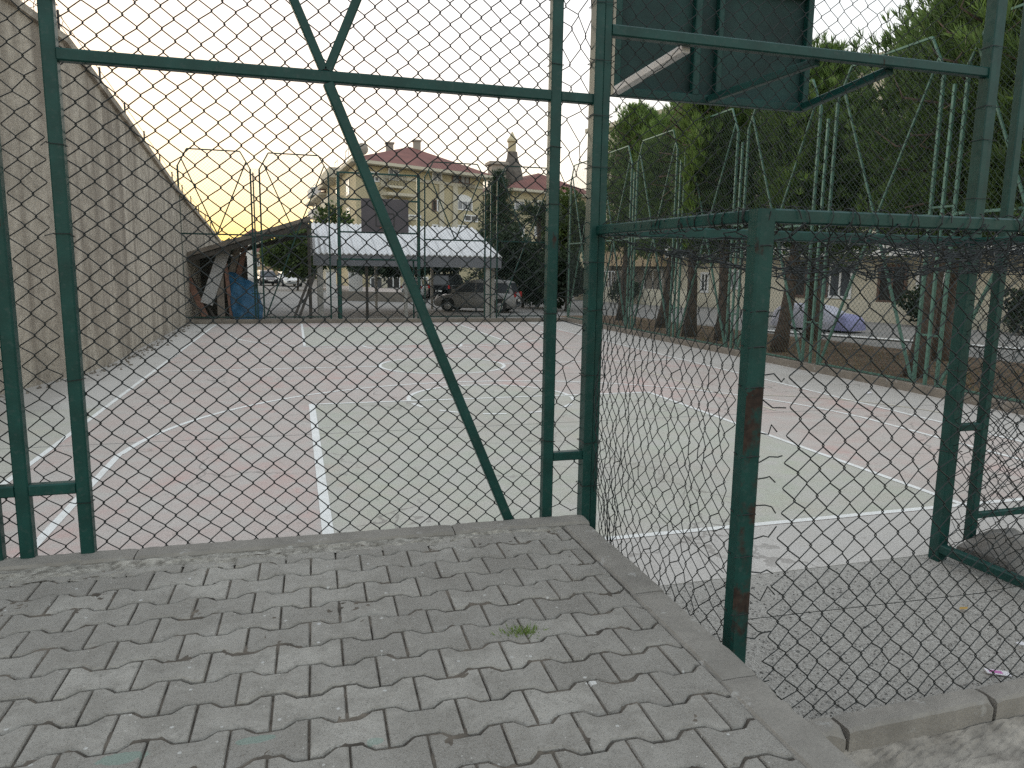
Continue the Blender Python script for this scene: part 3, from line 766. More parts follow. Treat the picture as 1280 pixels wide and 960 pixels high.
# ragged wire ends and ties at the rusty post
g = random.Random(8)
for z in (.55, .80, .98, 1.22, 1.50, 1.66, 1.80, 2.05):
    pts = [(PX+.05*math.cos(a), BY+.05*math.sin(a), z+.004*math.sin(3*a)) for a in np.linspace(-2.6, 3.0, 10)]
    pts = [(max(PX-.043, min(PX+.043, x)), max(BY-.043, min(BY+.043, y)), z_) for x, y, z_ in pts]
    gpart('wire_tie', lambda mb, pts=pts: mb.tube([Vector(q)-O for q in pts], .0026, 5), 'wire')
for z in np.arange(.30, 1.95, .115):
    z += g.uniform(-.03, .03); q0 = Vector((PX+.03, BY-.043, z)); q3 = Vector((PX+g.uniform(.09, .15), BY-.05, z+g.uniform(-.06, .06)))
    q1 = q0.lerp(q3, .35)+Vector((0, -.012, g.uniform(-.03, .02))); q2 = q0.lerp(q3, .7)+Vector((g.uniform(-.015, .01), -.01, g.uniform(-.03, .04)))
    gpart('wire_tie', lambda mb, L_=(q0, q1, q2, q3): mb.tube([q-O for q in L_], .0029, 5), 'wire')
# tension wire
gpart('tension_wire', lambda mb: mb.tube([Vector((PX, BY-.03, .52))-O, Vector((3.0, BY-.045, .50))-O, Vector((BX+.1, BY-.03, .55))-O], .0016, 4), 'wire')
gpart('tension_wire', lambda mb: mb.tube([Vector((AX+.04, FY-.05, 1.03))-O, Vector((AX+.09, 3.3, .80))-O, Vector((PX-.04, BY+.05, .70))-O], .0018, 4), 'wire')
# near side net, crumpled
s1, s2 = smooth_noise(61, 9, 6), smooth_noise(62, 9, 6)
sd = (Vector((PX, BY+.05, 0))-Vector((AX+.03, FY-.05, 0))); SL = sd.length; sd.normalize(); sn = (sd.y, -sd.x, 0)
net('side_net', lambda u, v: (AX+.03+sd.x*u, FY-.05+sd.y*u, .1+v), sn, SL, 2.03, .066, .096, .0024, None, .006,
    lambda u, v: (.05*s1(u*1.6, v*1.2)+.015*s2(v*3, u*2), .06*s2(u*1.8, v*1.3)-.05*u*math.sin(v*1.2), .10*s1(u*2, v*1.3)+.10*math.sin(PI*u/SL)*math.sin(v*1.4+.5)))
net('side_net', lambda u, v: (BX, FY-.05-u, .1+v), (-1, 0, 0), 1.24, 2.03, .11, .0985, .0026, None, .008, lambda u, v: (.04*s2(u*2, v*2), .04*s1(u*2, v*2), .08*s1(u*1.5, v*1.5)))
# sagging roof net, doubled and tangled
for q, (sag, sd_) in enumerate(((.25, 71), (.15, 77))):
    n1, n2, n3 = smooth_noise(sd_, 9, 5), smooth_noise(sd_+1, 9, 5), smooth_noise(sd_+2, 9, 8)
    def rp(u, v, sag=sag, n1=n1, n3=n3):
        x = AX+.04+u; y = BY+.02+v; fu = min(1, max(0, u/2.6)); fv = min(1, max(0, v/1.3))
        s_ = max(0, math.sin(PI*fv))**.55*max(0, math.sin(PI*(.08+.84*fu)))**.5
        return (x, y, RZ+.03-sag*s_*(1+1.0*n1(u*1.2, v))+.09*n3(u*2, v*2)*s_)
    net('roof_net', rp, (0, 0, 1), 2.62, 1.30, .125, .115, .0026, None if q == 0 else (lambda u, v: u > 1.35), .016, lambda u, v: (.06*n1(u*1.4, v*1.6), .06*n2(u*1.4, v*1.6), .0))
# loose coils lying over the rails
g = random.Random(21)
for (p, q, n) in (((PX, BY, RZ), (BX+.6, BY, RZ), 40), ((AX+.03, FY-.06, RZ), (PX, BY, RZ), 22)):
    p = Vector(p); q = Vector(q); d = (q-p)
    for i in range(n):
        c = p+d*((i+g.random())/n); a = g.uniform(0, 6.28); r = .042
        ax = d.normalized(); s_ = ax.cross(Vector((0, 0, 1))); sl = g.choice((-1, 1, .6))
        pts = [c+ax*(.07*(w_/7-.5)*sl)+s_*(r*math.cos(a+w_*.75))+Vector((0, 0, r*math.sin(a+w_*.75))) for w_ in range(8)]
        pts.append(pts[-1]+Vector((g.uniform(-.03, .03), g.uniform(-.02, .02), g.uniform(-.01, .035))))
        gpart('wire_tie', lambda mb, pts=pts: mb.tube([x-O for x in pts], .0026, 4), 'wire')
# mesh above the goal opening
net('upper_chain_link', lambda u, v: (AX+.06+u, FY+.045, RZ+.02+v), (0, -1, 0), BX-AX-.1, 2.5, .1065, .0985, .0024, None, .005, lambda u, v: (.03*c1(u, v), .03*c2(u, v), .02*c1(u, 2)))

# ------------------------------------------------------------------ near backboard (seen from behind)
Yb = 4.72; X0, X1, Z0, Z1 = 2.035, 3.525, 3.085, 4.14
bb = thing('backboard', 'dark green basketball backboard seen from behind, hung above the near goal', 'backboard', ((X0+X1)/2, Yb, Z0))
O = Vector(bb.location)
def bpart(name, lst, mat='green'):
    mb = MB()
    for p, q, w, h in lst: mb.bar(Vector(p)-O, Vector(q)-O, w, h)
    return mb.build(name, M[mat], bb)
mb = MB(); mb.box(Vector((X0, Yb, Z0))-O, Vector((X1, Yb+.02, Z1))-O); mb.build('panel', M['board'], bb)
e = .022
bpart('rim_frame', [((X0+e, Yb-.03, Z0), (X0+e, Yb-.03, Z1), .045, .055), ((X1-e, Yb-.03, Z0), (X1-e, Yb-.03, Z1), .045, .055),
                    ((X0+.046, Yb-.03, Z0+e), (X1-.046, Yb-.03, Z0+e), .055, .045), ((X0+.046, Yb-.03, Z1-e), (X1-.046, Yb-.03, Z1-e), .055, .045)])
xm = 2.72
bpart('stiffener', [((xm-.085, Yb-.03, Z0+.046), (xm-.085, Yb-.03, Z1-.046), .05, .05)])
bpart('stiffener', [((xm+.085, Yb-.03, Z0+.046), (xm+.085, Yb-.03, Z1-.046), .04, .05)])
bpart('stiffener', [((xm+.11, Yb-.03, 3.86), (X1-.046, Yb-.03, 3.86), .05, .05)])
bpart('arm', [((X0+.02, Yb-.06, Z0+.025), (2.12, FY+.035, 3.17), .05, .05)], 'galv_and_skylit')  # sky reflection on this arm painted in as a pale steel colour
bpart('arm', [((X1-.03, Yb-.06, Z0+.025), (3.50, FY+.035, 3.17), .05, .05)])
bpart('arm', [((xm+.02, Yb-.06, Z0+.02), (2.98, FY+.035, 3.175), .045, .045)])
mb = MB(); cc = Vector((CX, Yb+.26, Z0+.12))-O
mb.tube([cc+Vector((.2*math.cos(a), .2*math.sin(a), 0)) for a in np.linspace(0, 2*PI, 25)], .009, 6); mb.bar(cc+Vector((0, -.2, 0)), cc+Vector((0, -.245, -.0)), .1, .03)
mb.build('hoop', M['orange'], bb)

# rough block under the next panel
mb = MB(); nz = smooth_noise(91, 8, 8)
for s_ in range(1):
    nx = 24; vs = []; prof = [(0, -.1), (.02, .12), (.10, .24), (.32, .27), (.5, .2), (.52, -.1)]
    for i in range(nx+1):
        x = 4.36+3.4*i/nx
        for (yy, zz) in prof: vs.append((x+.03*nz(yy*5, i), 3.32+yy+.05*nz(i*.9, yy*4), max(-.1, zz*.8*(1+.9*nz(i*.7, yy*3))*(1 if i else .6))))
    k = len(prof); mb.add(vs, [(i*k+j, (i+1)*k+j, (i+1)*k+j+1, i*k+j+1) for i in range(nx) for j in range(k-1)]+[tuple(range(k)), tuple(range(nx*k, nx*k+k))[::-1]])
tag(mb.build('concrete_block', simple('dark rough concrete', (.17, .16, .145), .95, .4, 5, bump=1, bscale=25)), 'long rough dark concrete block on the gravel under the panel beyond the goal', 'block')

# ------------------------------------------------------------------ right side fence: panels and posts
GR = 'green mesh panels along the right side of the court'
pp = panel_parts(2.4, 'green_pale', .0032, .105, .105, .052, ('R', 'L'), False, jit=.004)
YS = [(24.0, 'farthest mesh panel of the right side, meeting the far corner of the court'),
      (21.2, 'mesh panel of the right side, second from the far corner'),
      (18.39, 'mesh panel of the right side, third from the far corner'),
      (15.55, 'right side mesh panel fourth from the far corner, a pine trunk close behind'),
      (12.73, 'mesh panel of the right side in front of the lavender covered car'),
      (9.86, 'right side mesh panel with the thick leaning pine trunk behind'),
      (7.0, 'nearest mesh panel of the right side, seen past the right goal post')]
for y, lb in YS: place_panel(pp, (9.93, y, .05), PI/2, lb, GR)
PL = [(23.80, 'thin green pole between the two farthest mesh panels of the right side'), (21.0-.0, None)]
labs = {23.8: 'thin green pole in the farthest gap between right side panels', 20.99: 'thin green pole in the second gap from the far right corner',
        18.17: 'thin green pole in the third gap from the far right corner', 15.34: 'thin green pole standing left of the lavender covered car',
        12.49: 'thin green pole standing right in front of the lavender covered car', 9.63: 'thin green pole beside the right goal post, in the nearest right side gap'}
fp = None
for y, lb in labs.items():
    if fp is None:
        fp = thing('fence_pole', lb, 'pole', (9.93, y, .02), PI/2, 'thin poles between the right side panels')
        mb = MB(); mb.bar((0, 0, -.1), (0, 0, 4.86), .05, .05); mb.build('pole', M['green_pale'], fp)
        for z in (.95, 3.0):
            mb = MB(); mb.bar((-.21, 0, z), (-.025, 0, z), .035, .035); mb.bar((.025, 0, z), (.21, 0, z), .035, .035); mb.build('strut', M['green_pale'], fp)
    else: dup(fp, (9.93, y, .02), PI/2, lb)

# far fence
GF = 'green mesh panels across the far end of the court'
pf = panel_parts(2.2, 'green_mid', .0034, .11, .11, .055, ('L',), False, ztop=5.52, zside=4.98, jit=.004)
pf2 = [x for x in pf if x[0] != 'lower_brace']
FYF = 26.4
place_panel(pf2, (-3.5, FYF, .08), 0, 'far end mesh panel against the concrete wall, timber and tarp behind it', GF)
place_panel(pf, (-1.02, FYF, .08), 0, 'far end mesh panel with two white and black parked cars showing through', GF)
place_panel(pf2, (4.46, FYF, .08), 0, 'far end mesh panel directly right of the far backboard', GF)
place_panel(pf, (7.12, FYF, .08), 0, 'far end mesh panel in front of the dark bushes', GF)
for x, lb in ((-1.22, 'thin pole between the two far end panels left of the far backboard'), (6.88, 'thin pole between the two far end panels right of the far backboard')):
    t = thing('fence_pole', lb, 'pole', (x, FYF, .05), 0, 'thin poles in the far end fence')
    mb = MB(); mb.bar((0, 0, -.1), (0, 0, 4.9), .045, .045); mb.build('pole', M['green_mid'], t)
    for z in (.95, 2.95):
        mb = MB(); mb.bar((-.19, 0, z), (-.023, 0, z), .035, .035); mb.bar((.023, 0, z), (.19, 0, z), .035, .035); mb.build('strut', M['green_mid'], t)

# far goal and backboard
fg = thing('goal_cage', 'far green goal frame carrying the grey backboard at the far end', 'goal', (1.5, FYF, .0)); O = Vector(fg.location)
def fpart(name, f, mat='green'): mb = MB(); f(mb); return mb.build(name, M[mat], fg)
for x in (1.5, 4.24): fpart('goal_post', b_((x, FYF, -.1), (x, FYF, 5.12), .11, .11))
for z, nm in ((2.2, 'crossbar'), (3.12, 'top_bar'), (4.22, 'top_bar'), (5.1, 'top_bar')): fpart(nm, b_((1.545, FYF, z), (4.195, FYF, z), .055, .055))
for x in (1.5, 4.24):
    fpart('back_post', b_((x, FYF+1.2, -.1), (x, FYF+1.2, 2.2), .06, .06)); fpart('roof_rail', b_((x, FYF+.045, 2.2), (x, FYF+1.17, 2.2), .05, .05, (0, 0, 1)))
fpart('roof_rail', b_((1.53, FYF+1.2, 2.2), (4.21, FYF+1.2, 2.2), .05, .05))
def fnet(name, P, N, W_, H_): mb = MB(); chain(mb, lambda u, v: np.array(P(u, v))-np.array(O), N, W_, H_, .115, .115, .0036, None, .006, False); return mb.build(name, M['wire_far'], fg)
fnet('back_net', lambda u, v: (1.5+u, FYF+1.24, .05+v), (0, -1, 0), 2.74, 2.15)
fnet('upper_chain_link', lambda u, v: (1.5+u, FYF+.05, 2.2+v), (0, -1, 0), 2.74, 2.9)
fb = thing('backboard', 'grey basketball backboard with an orange hoop at the far end', 'backboard', (2.98, 25.6, 3.1)); O = Vector(fb.location)
mb = MB(); mb.box((-.79, -.02, 0), (.79, .02, 1.1)); mb.build('panel', M['board_far'], fb)
mb = MB()
for p, q in (((-.3, -.026, .2), (-.3, -.026, .62)), ((.3, -.026, .2), (.3, -.026, .62)), ((-.28, -.026, .2), (.28, -.026, .2)), ((-.28, -.026, .62), (.28, -.026, .62))): mb.bar(p, q, .04, .01)
mb.build('target_square', M['iron'], fb)
mb = MB(); mb.tube([(.2*math.cos(a), -.26+.2*math.sin(a), .14) for a in np.linspace(0, 2*PI, 21)], .012, 6); mb.box((-.08, -.06, .08), (.08, -.021, .2)); mb.build('hoop', M['orange'], fb)
for sx in (-.6, .6):
    mb = MB(); mb.bar((sx, .03, .05), (sx, .77, .03), .05, .05, (0, 0, 1)); mb.build('arm', M['green'], fb)


# ------------------------------------------------------------------ lean-to with timber, canopy
def apt(p): return Vector(p)
ls = thing('lean_to', 'sagging timber lean-to roof against the concrete wall at the far corner', 'shed', (-1.6, 28.5, 0)); O = Vector(ls.location)
Yf, Yk = 27.35, 31.0
a = at(224, 318, Yf); b = at(388, 270, Yf); c = at(388, 286, Yf)
mb = MB(); mb.prism([a-O, b-O, b-O+Vector((0, 0, -.14)), a-O+Vector((0, 0, -.16))], (0, Yk-Yf, .1)); mb.build('roof', M['wood'], ls)
for py0, py1, Y in ((326, 281, Yf+.1), (330, 292, Yk-.2)): mb = MB(); mb.bar(at(232, py0, Y)-O, at(386, py1, Y)-O, .09, .16, (0, 0, 1)); mb.build('beam', M['wood_dark'], ls)
for f in np.linspace(.1, .95, 6):
    q = a.lerp(b, f)-O+Vector((0, .1, -.22)); mb = MB(); mb.bar(q, q+Vector((0, Yk-Yf-.2, .1)), .07, .12, (0, 0, 1)); mb.build('joist', M['wood_dark'], ls)
for (px, Y) in ((386, Yf+.15), (318, Yk-.3), (386, Yk-.3), (228, Yf+.2)):
    q = at(px, 300, Y); zt = float(np.interp(px, [224, 388], [a.z, b.z]))-.25
    mb = MB(); mb.bar(Vector((q.x, Y, -.05))-O, Vector((q.x, Y, zt))-O, .11, .11); mb.build('post', M['wood_dark'], ls)
q0 = at(224, 400, Yk); q1 = at(312, 400, Yk)
mb = MB(); mb.box(Vector((q0.x, Yk-.1, -.05))-O, Vector((q1.x, Yk, 2.3))-O); mb.build('back_wall', M['wood_dark'], ls)

def plank(px0, py0, px1, py1, Y0, Y1, w, th, mat, label, name='plank', cat='plank', group='boards leaning under the lean-to'):
    p = at(px0, py0, Y0); q = at(px1, py1, Y1); mb = MB(); m_ = (p+q)/2
    mb.bar(p-m_, q-m_, w, th, (0, 1, 0)); o = mb.build(name, M[mat]); o.location = m_; tag(o, label, cat, group)
plank(283, 305, 258, 380, 28.2, 27.3, .40, .05, 'slab', 'wide pale grey board leaning left under the lean-to roof')
plank(274, 322, 277, 399, 28.1, 27.2, .24, .05, 'wood', 'upright weathered board between the pale board and the brown plank')
plank(281, 325, 290, 398, 28.1, 27.15, .13, .05, 'wood_red', 'narrow brown plank leaning against the blue tarp')
plank(228, 332, 257, 396, 28.0, 27.1, .20, .05, 'wood_red', 'reddish plank slanting at the left end of the timber pile')
plank(300, 300, 289, 342, 28.6, 28.4, .22, .05, 'wood', 'short board propped under the roof above the blue tarp')
plank(308, 302, 298, 344, 28.8, 28.5, .18, .05, 'wood_red', 'short brown board propped beside the post above the blue tarp')
plank(225, 340, 233, 398, 27.9, 27.1, .08, .05, 'wood_dark', 'thin dark pole at the left end, against the concrete wall')
plank(238, 345, 268, 397, 28.3, 27.2, .08, .05, 'wood_dark', 'thin dark pole slanting behind the reddish plank')
plank(386, 350, 368, 397, 27.6, 27.0, .09, .07, 'wood_dark', 'dark pole leaning left of the canopy post, lower of two')
plank(394, 342, 374, 397, 27.9, 27.0, .09, .07, 'wood_dark', 'dark pole leaning left of the canopy post, upper of two')
plank(225, 332, 232, 318, 27.5, 27.4, .11, .11, 'galv_and_skylit', 'short pale pipe stub at the left end under the lean-to', 'pipe', 'pipe', None)
# tarp: draped sheet over a pile
mb = MB(); nu, nv = 26, 26; vs = []; nz = smooth_noise(5, 9, 7); pa = at(283, 340, 28.2); pb = at(318, 345, 28.2); pc = at(328, 399, 27.15); pd = at(292, 399, 27.15)
for i in range(nu+1):
    for j in range(nv+1):
        u, v = i/nu, j/nv; p = pa.lerp(pb, u).lerp(pd.lerp(pc, u), v)
        p = p+Vector((.10*math.sin(v*3)*u, -.35*math.sin(PI*v*.8)*(.4+.6*math.sin(PI*u)), .0))+Vector((.06*nz(u*4, v*3), .16*nz(u*5, v*2), .1*nz(u*3, v*5)-.28*(u**2)*(1-v)))
        vs.append(p)
m_ = (pa+pc)/2; mb.add([v-m_ for v in vs], [(i*(nv+1)+j, (i+1)*(nv+1)+j, (i+1)*(nv+1)+j+1, i*(nv+1)+j+1) for i in range(nu) for j in range(nv)])
o = mb.build('tarpaulin', M['tarp'], smooth=True); o.location = m_; sol = o.modifiers.new('thick', 'SOLIDIFY'); sol.thickness = .01
tag(o, 'crumpled blue tarpaulin draped beside the timber boards', 'tarp')

cn = thing('canopy', 'white sheet-roofed canopy on pale posts beyond the far fence', 'canopy', (4.3, 29, 0)); O = Vector(cn.location)
e0 = at(391, 313, 29); e1 = at(627, 321, 29); YR = 32.2; k0 = at(389, 277, YR); k1 = at(592, 286, YR)
ez = (e0.z+e1.z)/2-.04; kz = (k0.z+k1.z)/2
mb = MB(); nco = 36; vs = []
for i in range(nco*2+1):
    f = i/(nco*2); dz = .035*(1 if i % 2 else -1)
    xe = e0.x+(e1.x-e0.x)*f; xk = k0.x+(k1.x-k0.x)*f
    vs += [(xe, 28.9, ez+dz), (xk, YR, kz+dz), (xe, YR+3.2, ez+dz), (xe, YR+3.2, ez+dz-.03), (xk, YR, kz+dz-.03), (xe, 28.9, ez+dz-.03)]
mb.add([Vector(v)-O for v in vs], [(i*6+j, (i+1)*6+j, (i+1)*6+(j+1) % 6, i*6+(j+1) % 6) for i in range(nco*2) for j in range(6)])
mb.build('roof', M['roof_sheet'], cn)
mb = MB(); mb.box(Vector((e0.x, 28.93, ez-.46))-O, Vector((e1.x-.02, 29.0, ez-.06))-O); mb.box(Vector((e1.x-.1, 29.003, ez-.46))-O, Vector((e1.x-.03, YR+3.1, ez-.06))-O); mb.build('fascia', M['fascia'], cn)
mb = MB(); mb.prism([Vector((e1.x-.08, 29.05, ez-.06))-O, Vector((e1.x-.08, YR+3.1, ez-.06))-O, Vector((k1.x+.05, YR, kz-.08))-O], (.04, 0, 0)); mb.build('gable_panel', M['roof_sheet'], cn)
for px, Y, w in ((400, 29.1, .22), (609, 29.1, .17), (616, 29.6, .13), (507, 29.1, .14), (400, YR+3, .18), (470, YR+3, .12), (540, YR+3, .12), (612, YR+3, .14)):
    q = at(px, 350, Y); mb = MB(); mb.bar(Vector((q.x, Y, -.1))-O, Vector((q.x, Y, ez-.46 if Y < 29.3 else ez-.07))-O, w, w); mb.build('post', M['post_pale'], cn)
mb = MB(); q = at(470, 350, 29.1); mb.bar(Vector((q.x-.35, 29.1, -.1))-O, Vector((q.x-.35, 29.1, ez-.46))-O, .1, .1); mb.build('post', M['wood_dark'], cn)


# ------------------------------------------------------------------ buildings
class House:
    def __init__(s, name, label, P0, wallmat):
        s.t = thing(name, label, 'building', P0); s.O = Vector(P0)
    def wall(s, foot, z0, z1, mat, name='wall'):
        mb = MB(); mb.prism([Vector((x, y, z0))-s.O for x, y in foot], (0, 0, z1-z0)); return mb.build(name, M[mat], s.t)
    def facade(s, A, B):
        s.A = Vector((A[0], A[1], 0)); s.d = (Vector((B[0], B[1], 0))-s.A).normalized(); s.n = Vector((s.d.y, -s.d.x, 0))
        if s.n.dot(-s.A) < 0: s.n = -s.n
        s.R = Matrix((s.d, -s.n, Vector((0, 0, 1)))).transposed()
    def loc(s, px, py): p = on_plane(px, py, s.A, s.n); return (p-s.A).dot(s.d), p.z
    def blk(s, name, u0, v0, u1, v1, d0, d1, mat, parent=None):
        """block on the facade: u along, v up, d out of the wall"""
        mb = MB(); mb.box((u0, -d1, v0), (u1, -d0, v1), 0, s.R, s.A-s.O); return mb.build(name, M[mat], parent or s.t)
    def win(s, px0, py0, px1, py1, glass='glass', frame='frame_white', mull=1, uv=False, arch=False):
        if uv: (u0, v1), (u1, v0) = (px0, py0), (px1, py1)
        else: (u0, v1), (u1, v0) = s.loc(px0, py0), s.loc(px1, py1)
        mb = MB(); f = .12; T = s.A-s.O
        mb.box((u0, -.07, v0), (u0+f, -.005, v1), 0, s.R, T); mb.box((u1-f, -.07, v0), (u1, -.005, v1), 0, s.R, T)
        mb.box((u0+f, -.07, v0), (u1-f, -.005, v0+f), 0, s.R, T); mb.box((u0+f, -.07, v1-f), (u1-f, -.005, v1), 0, s.R, T)
        for i in range(mull):
            um = u0+(u1-u0)*(i+1)/(mull+1); mb.box((um-f*.4, -.065, v0+f), (um+f*.4, -.005, v1-f), 0, s.R, T)
        if arch:
            m_ = (u0+u1)/2; rr = (u1-u0)/2; pts = [(m_+rr*math.cos(a), v1+.45*rr*math.sin(a)) for a in np.linspace(0, PI, 12)]
            mb.prism([s.R @ Vector((x, -.06, z))+T for x, z in pts], s.R @ Vector((0, .055, 0)))
        w = mb.build('window', M[frame], s.t)
        mb = MB(); mb.box((u0+f, -.03, v0+f), (u1-f, -.002, v1-f), 0, s.R, T); mb.build('pane', M[glass], w); return w
    def rail(s, u0, v0, u1, v1, d, mat='iron', step=.16):
        mb = MB(); T = s.A-s.O
        mb.box((u0, -d, v1-.06), (u1, -d+.05, v1), 0, s.R, T)
        n = int((u1-u0)/step)
        for i in range(n+1): u = u0+(u1-u0)*i/n; mb.box((u-.015, -d+.01, v0), (u+.015, -d+.04, v1-.06), 0, s.R, T)
        return mb.build('railing', M[mat], s.t)

# yellow apartment block
C1 = at(447, 340, 70); C2 = at(603, 340, 77); Lf = at(393, 340, 112)
zt = (on_plane(450, 205, C1, (0, 1, 0)).z)
h = House('apartment_building', 'yellow apartment block with a red hipped roof and two chimneys', (C1.x, C1.y, 0), 'render_yellow')
c1, c2, lf = [(p.x, p.y) for p in (C1, C2, Lf)]; c3 = (c2[0]+(lf[0]-c1[0])*.6, c2[1]+(lf[1]-c1[1])*.6); l2 = (c1[0]+(lf[0]-c1[0])*.6, c1[1]+(lf[1]-c1[1])*.6)
h.wall([c1, c2, c3, l2], -.2, zt, 'render_yellow')
h.wall([(l2[0]+.4, l2[1]), (l2[0]+14, l2[1]+2), (lf[0]+14, lf[1]), lf], -.2, zt-.6, 'render_cream')
def hip(hs, foot, z, over, rise, mat='tile', name='roof', inset=.45):
    P = [Vector((x, y, z)) for x, y in foot]; c = sum(P, Vector())/4
    E = [p+(p-c).normalized()*over*1.4 for p in P]; Ed = [e-Vector((0, 0, .28)) for e in E]
    m0 = (E[0]+E[1])/2; m1 = (E[2]+E[3])/2; r0_ = m0.lerp(m1, inset*.62); r1_ = m1.lerp(m0, inset*.62); r0_.z += rise; r1_.z += rise
    mb = MB(); mb.add([p-hs.O for p in E+[r0_, r1_]], [(0, 1, 4), (1, 2, 5, 4), (2, 3, 5), (3, 0, 4, 5)]); rf = mb.build(name, M[mat], hs.t)
    mb = MB(); mb.add([p-hs.O-Vector((0, 0, .005)) for p in E]+[p-hs.O for p in Ed], [(0, 1, 5, 4), (1, 2, 6, 5), (2, 3, 7, 6), (3, 0, 4, 7), (7, 6, 5, 4)]); mb.build('eaves', M['trim'], hs.t)
    return rf
rf = hip(h, [c1, c2, c3, l2], zt+.32, 1.0, 3.0)
for px, py, Y in ((487, 187, 80), (521, 184, 80)):
    p = at(px, py, Y)-h.O; mb = MB(); mb.box((p.x-.36, p.y-.36, p.z-1.6), (p.x+.36, p.y+.36, p.z+.55)); mb.box((p.x-.46, p.y-.46, p.z+.553), (p.x+.46, p.y+.46, p.z+.7)); mb.build('chimney', M['render_shade'], rf)
p = at(453, 186, 71)-h.O; mb = MB(); mb.lathe([(.05, 0), (.35, .06), (.55, .16)], (p.x, p.y, p.z), 14, 0, 1); mb.tube([(p.x, p.y, p.z-1.1), (p.x, p.y+.1, p.z)], .05, 5); mb.build('satellite_dish', M['render_shade'], rf)
hip(h, [l2, (l2[0]+14, l2[1]+2), (lf[0]+14, lf[1]), lf], zt-.4, 1.0, 2.5)
h.facade(c1, c2)
Wd = (Vector((*c2, 0))-Vector((*c1, 0))).length
u, v = h.loc(475, 300)
h.blk('band', .02, zt-1.0, Wd-.02, zt-.7, .002, .12, 'trim')
for px in (479, 551, 568): u = h.loc(px, 300)[0]; h.blk('pilaster', u-.3, 0, u+.3, zt-1.02, .002, .18, 'trim')
def c8(x, y): return 380+x/5.818, 160+y/5.818
for (x0, y0, x1, y1, gl, fr, mu) in ((610, 290, 690, 385, 'glass', 'frame_white', 1), (930, 320, 1002, 412, 'curtain', 'frame_white', 1), (1075, 330, 1130, 410, 'glass', 'frame_brown', 0), (1135, 335, 1205, 412, 'curtain', 'frame_brown', 1),
                                     (930, 520, 962, 608, 'dark', 'frame_brown', 0), (964, 520, 1002, 610, 'curtain', 'frame_white', 1), (1080, 520, 1222, 604, 'curtain', 'frame_white', 3), (1075, 700, 1190, 790, 'curtain', 'frame_white', 2), (930, 700, 1002, 790, 'glass', 'frame_white', 1)):
    h.win(*c8(x0, y0), *c8(x1, y1), gl, fr, mu, arch=(x0 == 1080 and y0 == 520))
for (x0, x1, y) in ((555, 780, 470), (555, 780, 640)):
    u0, v0 = h.loc(*c8(x0, y)); u1 = h.loc(*c8(x1, y))[0]; h.blk('balcony', u0, v0-.25, u1, v0, .002, 1.3, 'trim')
    h.win(*c8(620, y+40), *c8(690, y+150), 'glass', 'frame_white', 1)
u0, v0 = h.loc(*c8(545, 415)); u1, v1 = h.loc(*c8(705, 360)); h.blk('balcony', u0, v0-.2, u1, v0, .002, .9, 'trim'); h.rail(u0, v0, u1, v1, .88)
u0, v0 = h.loc(*c8(1130, 450)); u1, v1 = h.loc(*c8(1220, 415)); h.rail(u0, v0, u1, v1, .5)
for (a_, b_2, c_, d_) in ((462, 214, 474, 228), (462, 241, 474, 255), (510, 268, 526, 276), (580, 268, 597, 278)): h.win(a_, b_2, c_, d_, 'glass', 'frame_white', 1)
for (px0, px1, gl) in ((462, 478, 'glass'), (482, 500, 'dark'), (515, 535, 'curtain')): h.win(px0, 346, px1, 369, gl, 'frame_white', 1)
for (px0, px1) in ((409, 421), (436, 452)): pass
# left receding side
h.facade(l2, c1); Ls = (Vector((*c1, 0))-Vector((*l2, 0))).length
for fl in range(1, 5):
    for i in range(3):
        u0 = 2+i*(Ls-5)/2.4; h.win(u0, fl*2.75+2.1, u0+2.2, fl*2.75+.5, 'glass' if i % 2 else 'curtain', 'frame_white', 1, uv=True)
    h.blk('balcony', Ls*.30, fl*2.75-.1, Ls*.62, fl*2.75+.9, .002, 1.3, 'render_cream' if fl % 2 else 'trim')
h.facade(lf, l2); Ls = (Vector((*l2, 0))-Vector((*lf, 0))).length
for fl in range(1, 5):
    h.win(2, fl*2.75+2.1, 5, fl*2.75+.3, 'glass', 'frame_white', 1, uv=True); h.blk('balcony', 6, fl*2.75-.1, 12, fl*2.75+.9, .002, 1.2, 'render_white')

# second house
D1 = at(640, 340, 84); D2 = at(735, 340, 88); z2 = at(660, 240, 84).z
h = House('apartment_building', 'cream house with red roof and a stone turret behind the cedar', (D1.x, D1.y, 0), 'render_yellow')
d1, d2 = (D1.x, D1.y), (D2.x, D2.y)
h.wall([d1, d2, (d2[0]-3, d2[1]+14), (d1[0]-3, d1[1]+14)], -.2, z2, 'render_yellow')
hip(h, [d1, d2, (d2[0]-3, d2[1]+14), (d1[0]-3, d1[1]+14)], z2+.3, .9, 2.6)
h.facade(d1, d2)
for (a_, b_2, c_, d_) in ((643, 249, 655, 264), (668, 250, 680, 265), (643, 280, 655, 296), (668, 281, 680, 296), (705, 252, 716, 266)): h.win(a_, b_2, c_, d_, 'curtain', 'frame_white', 1)
u0 = 0; h.blk('band', .02, z2-1.1, (D2-D1).length-.02, z2-.9, .002, .12, 'trim')
tb = at(640, 228, 90); tt_ = at(640, 190, 90); tp = at(640, 172, 90); mid = at(640, 206, 90)
mb = MB(); q = tb-h.O; mb.lathe([(1.5, -2.5), (1.45, 0), (1.25, (mid.z-tb.z)*.6), (1.0, mid.z-tb.z), (.7, (mid.z-tb.z+tt_.z-tb.z)*.5), (.62, tt_.z-tb.z)], q, 12); mb.build('turret', M['stone'], h.t)
mb = MB(); q = tt_-h.O; hh = tp.z-tt_.z; mb.lathe([(.5, .02), (.5, hh*.65), (.66, hh*.7), (.62, hh*.85), (.35, hh*1.05), (.06, hh*1.4)], q, 12); mb.build('lantern', M['render_yellow'], h.t)
q = at(621, 232, 88); q2 = at(621, 207, 88)
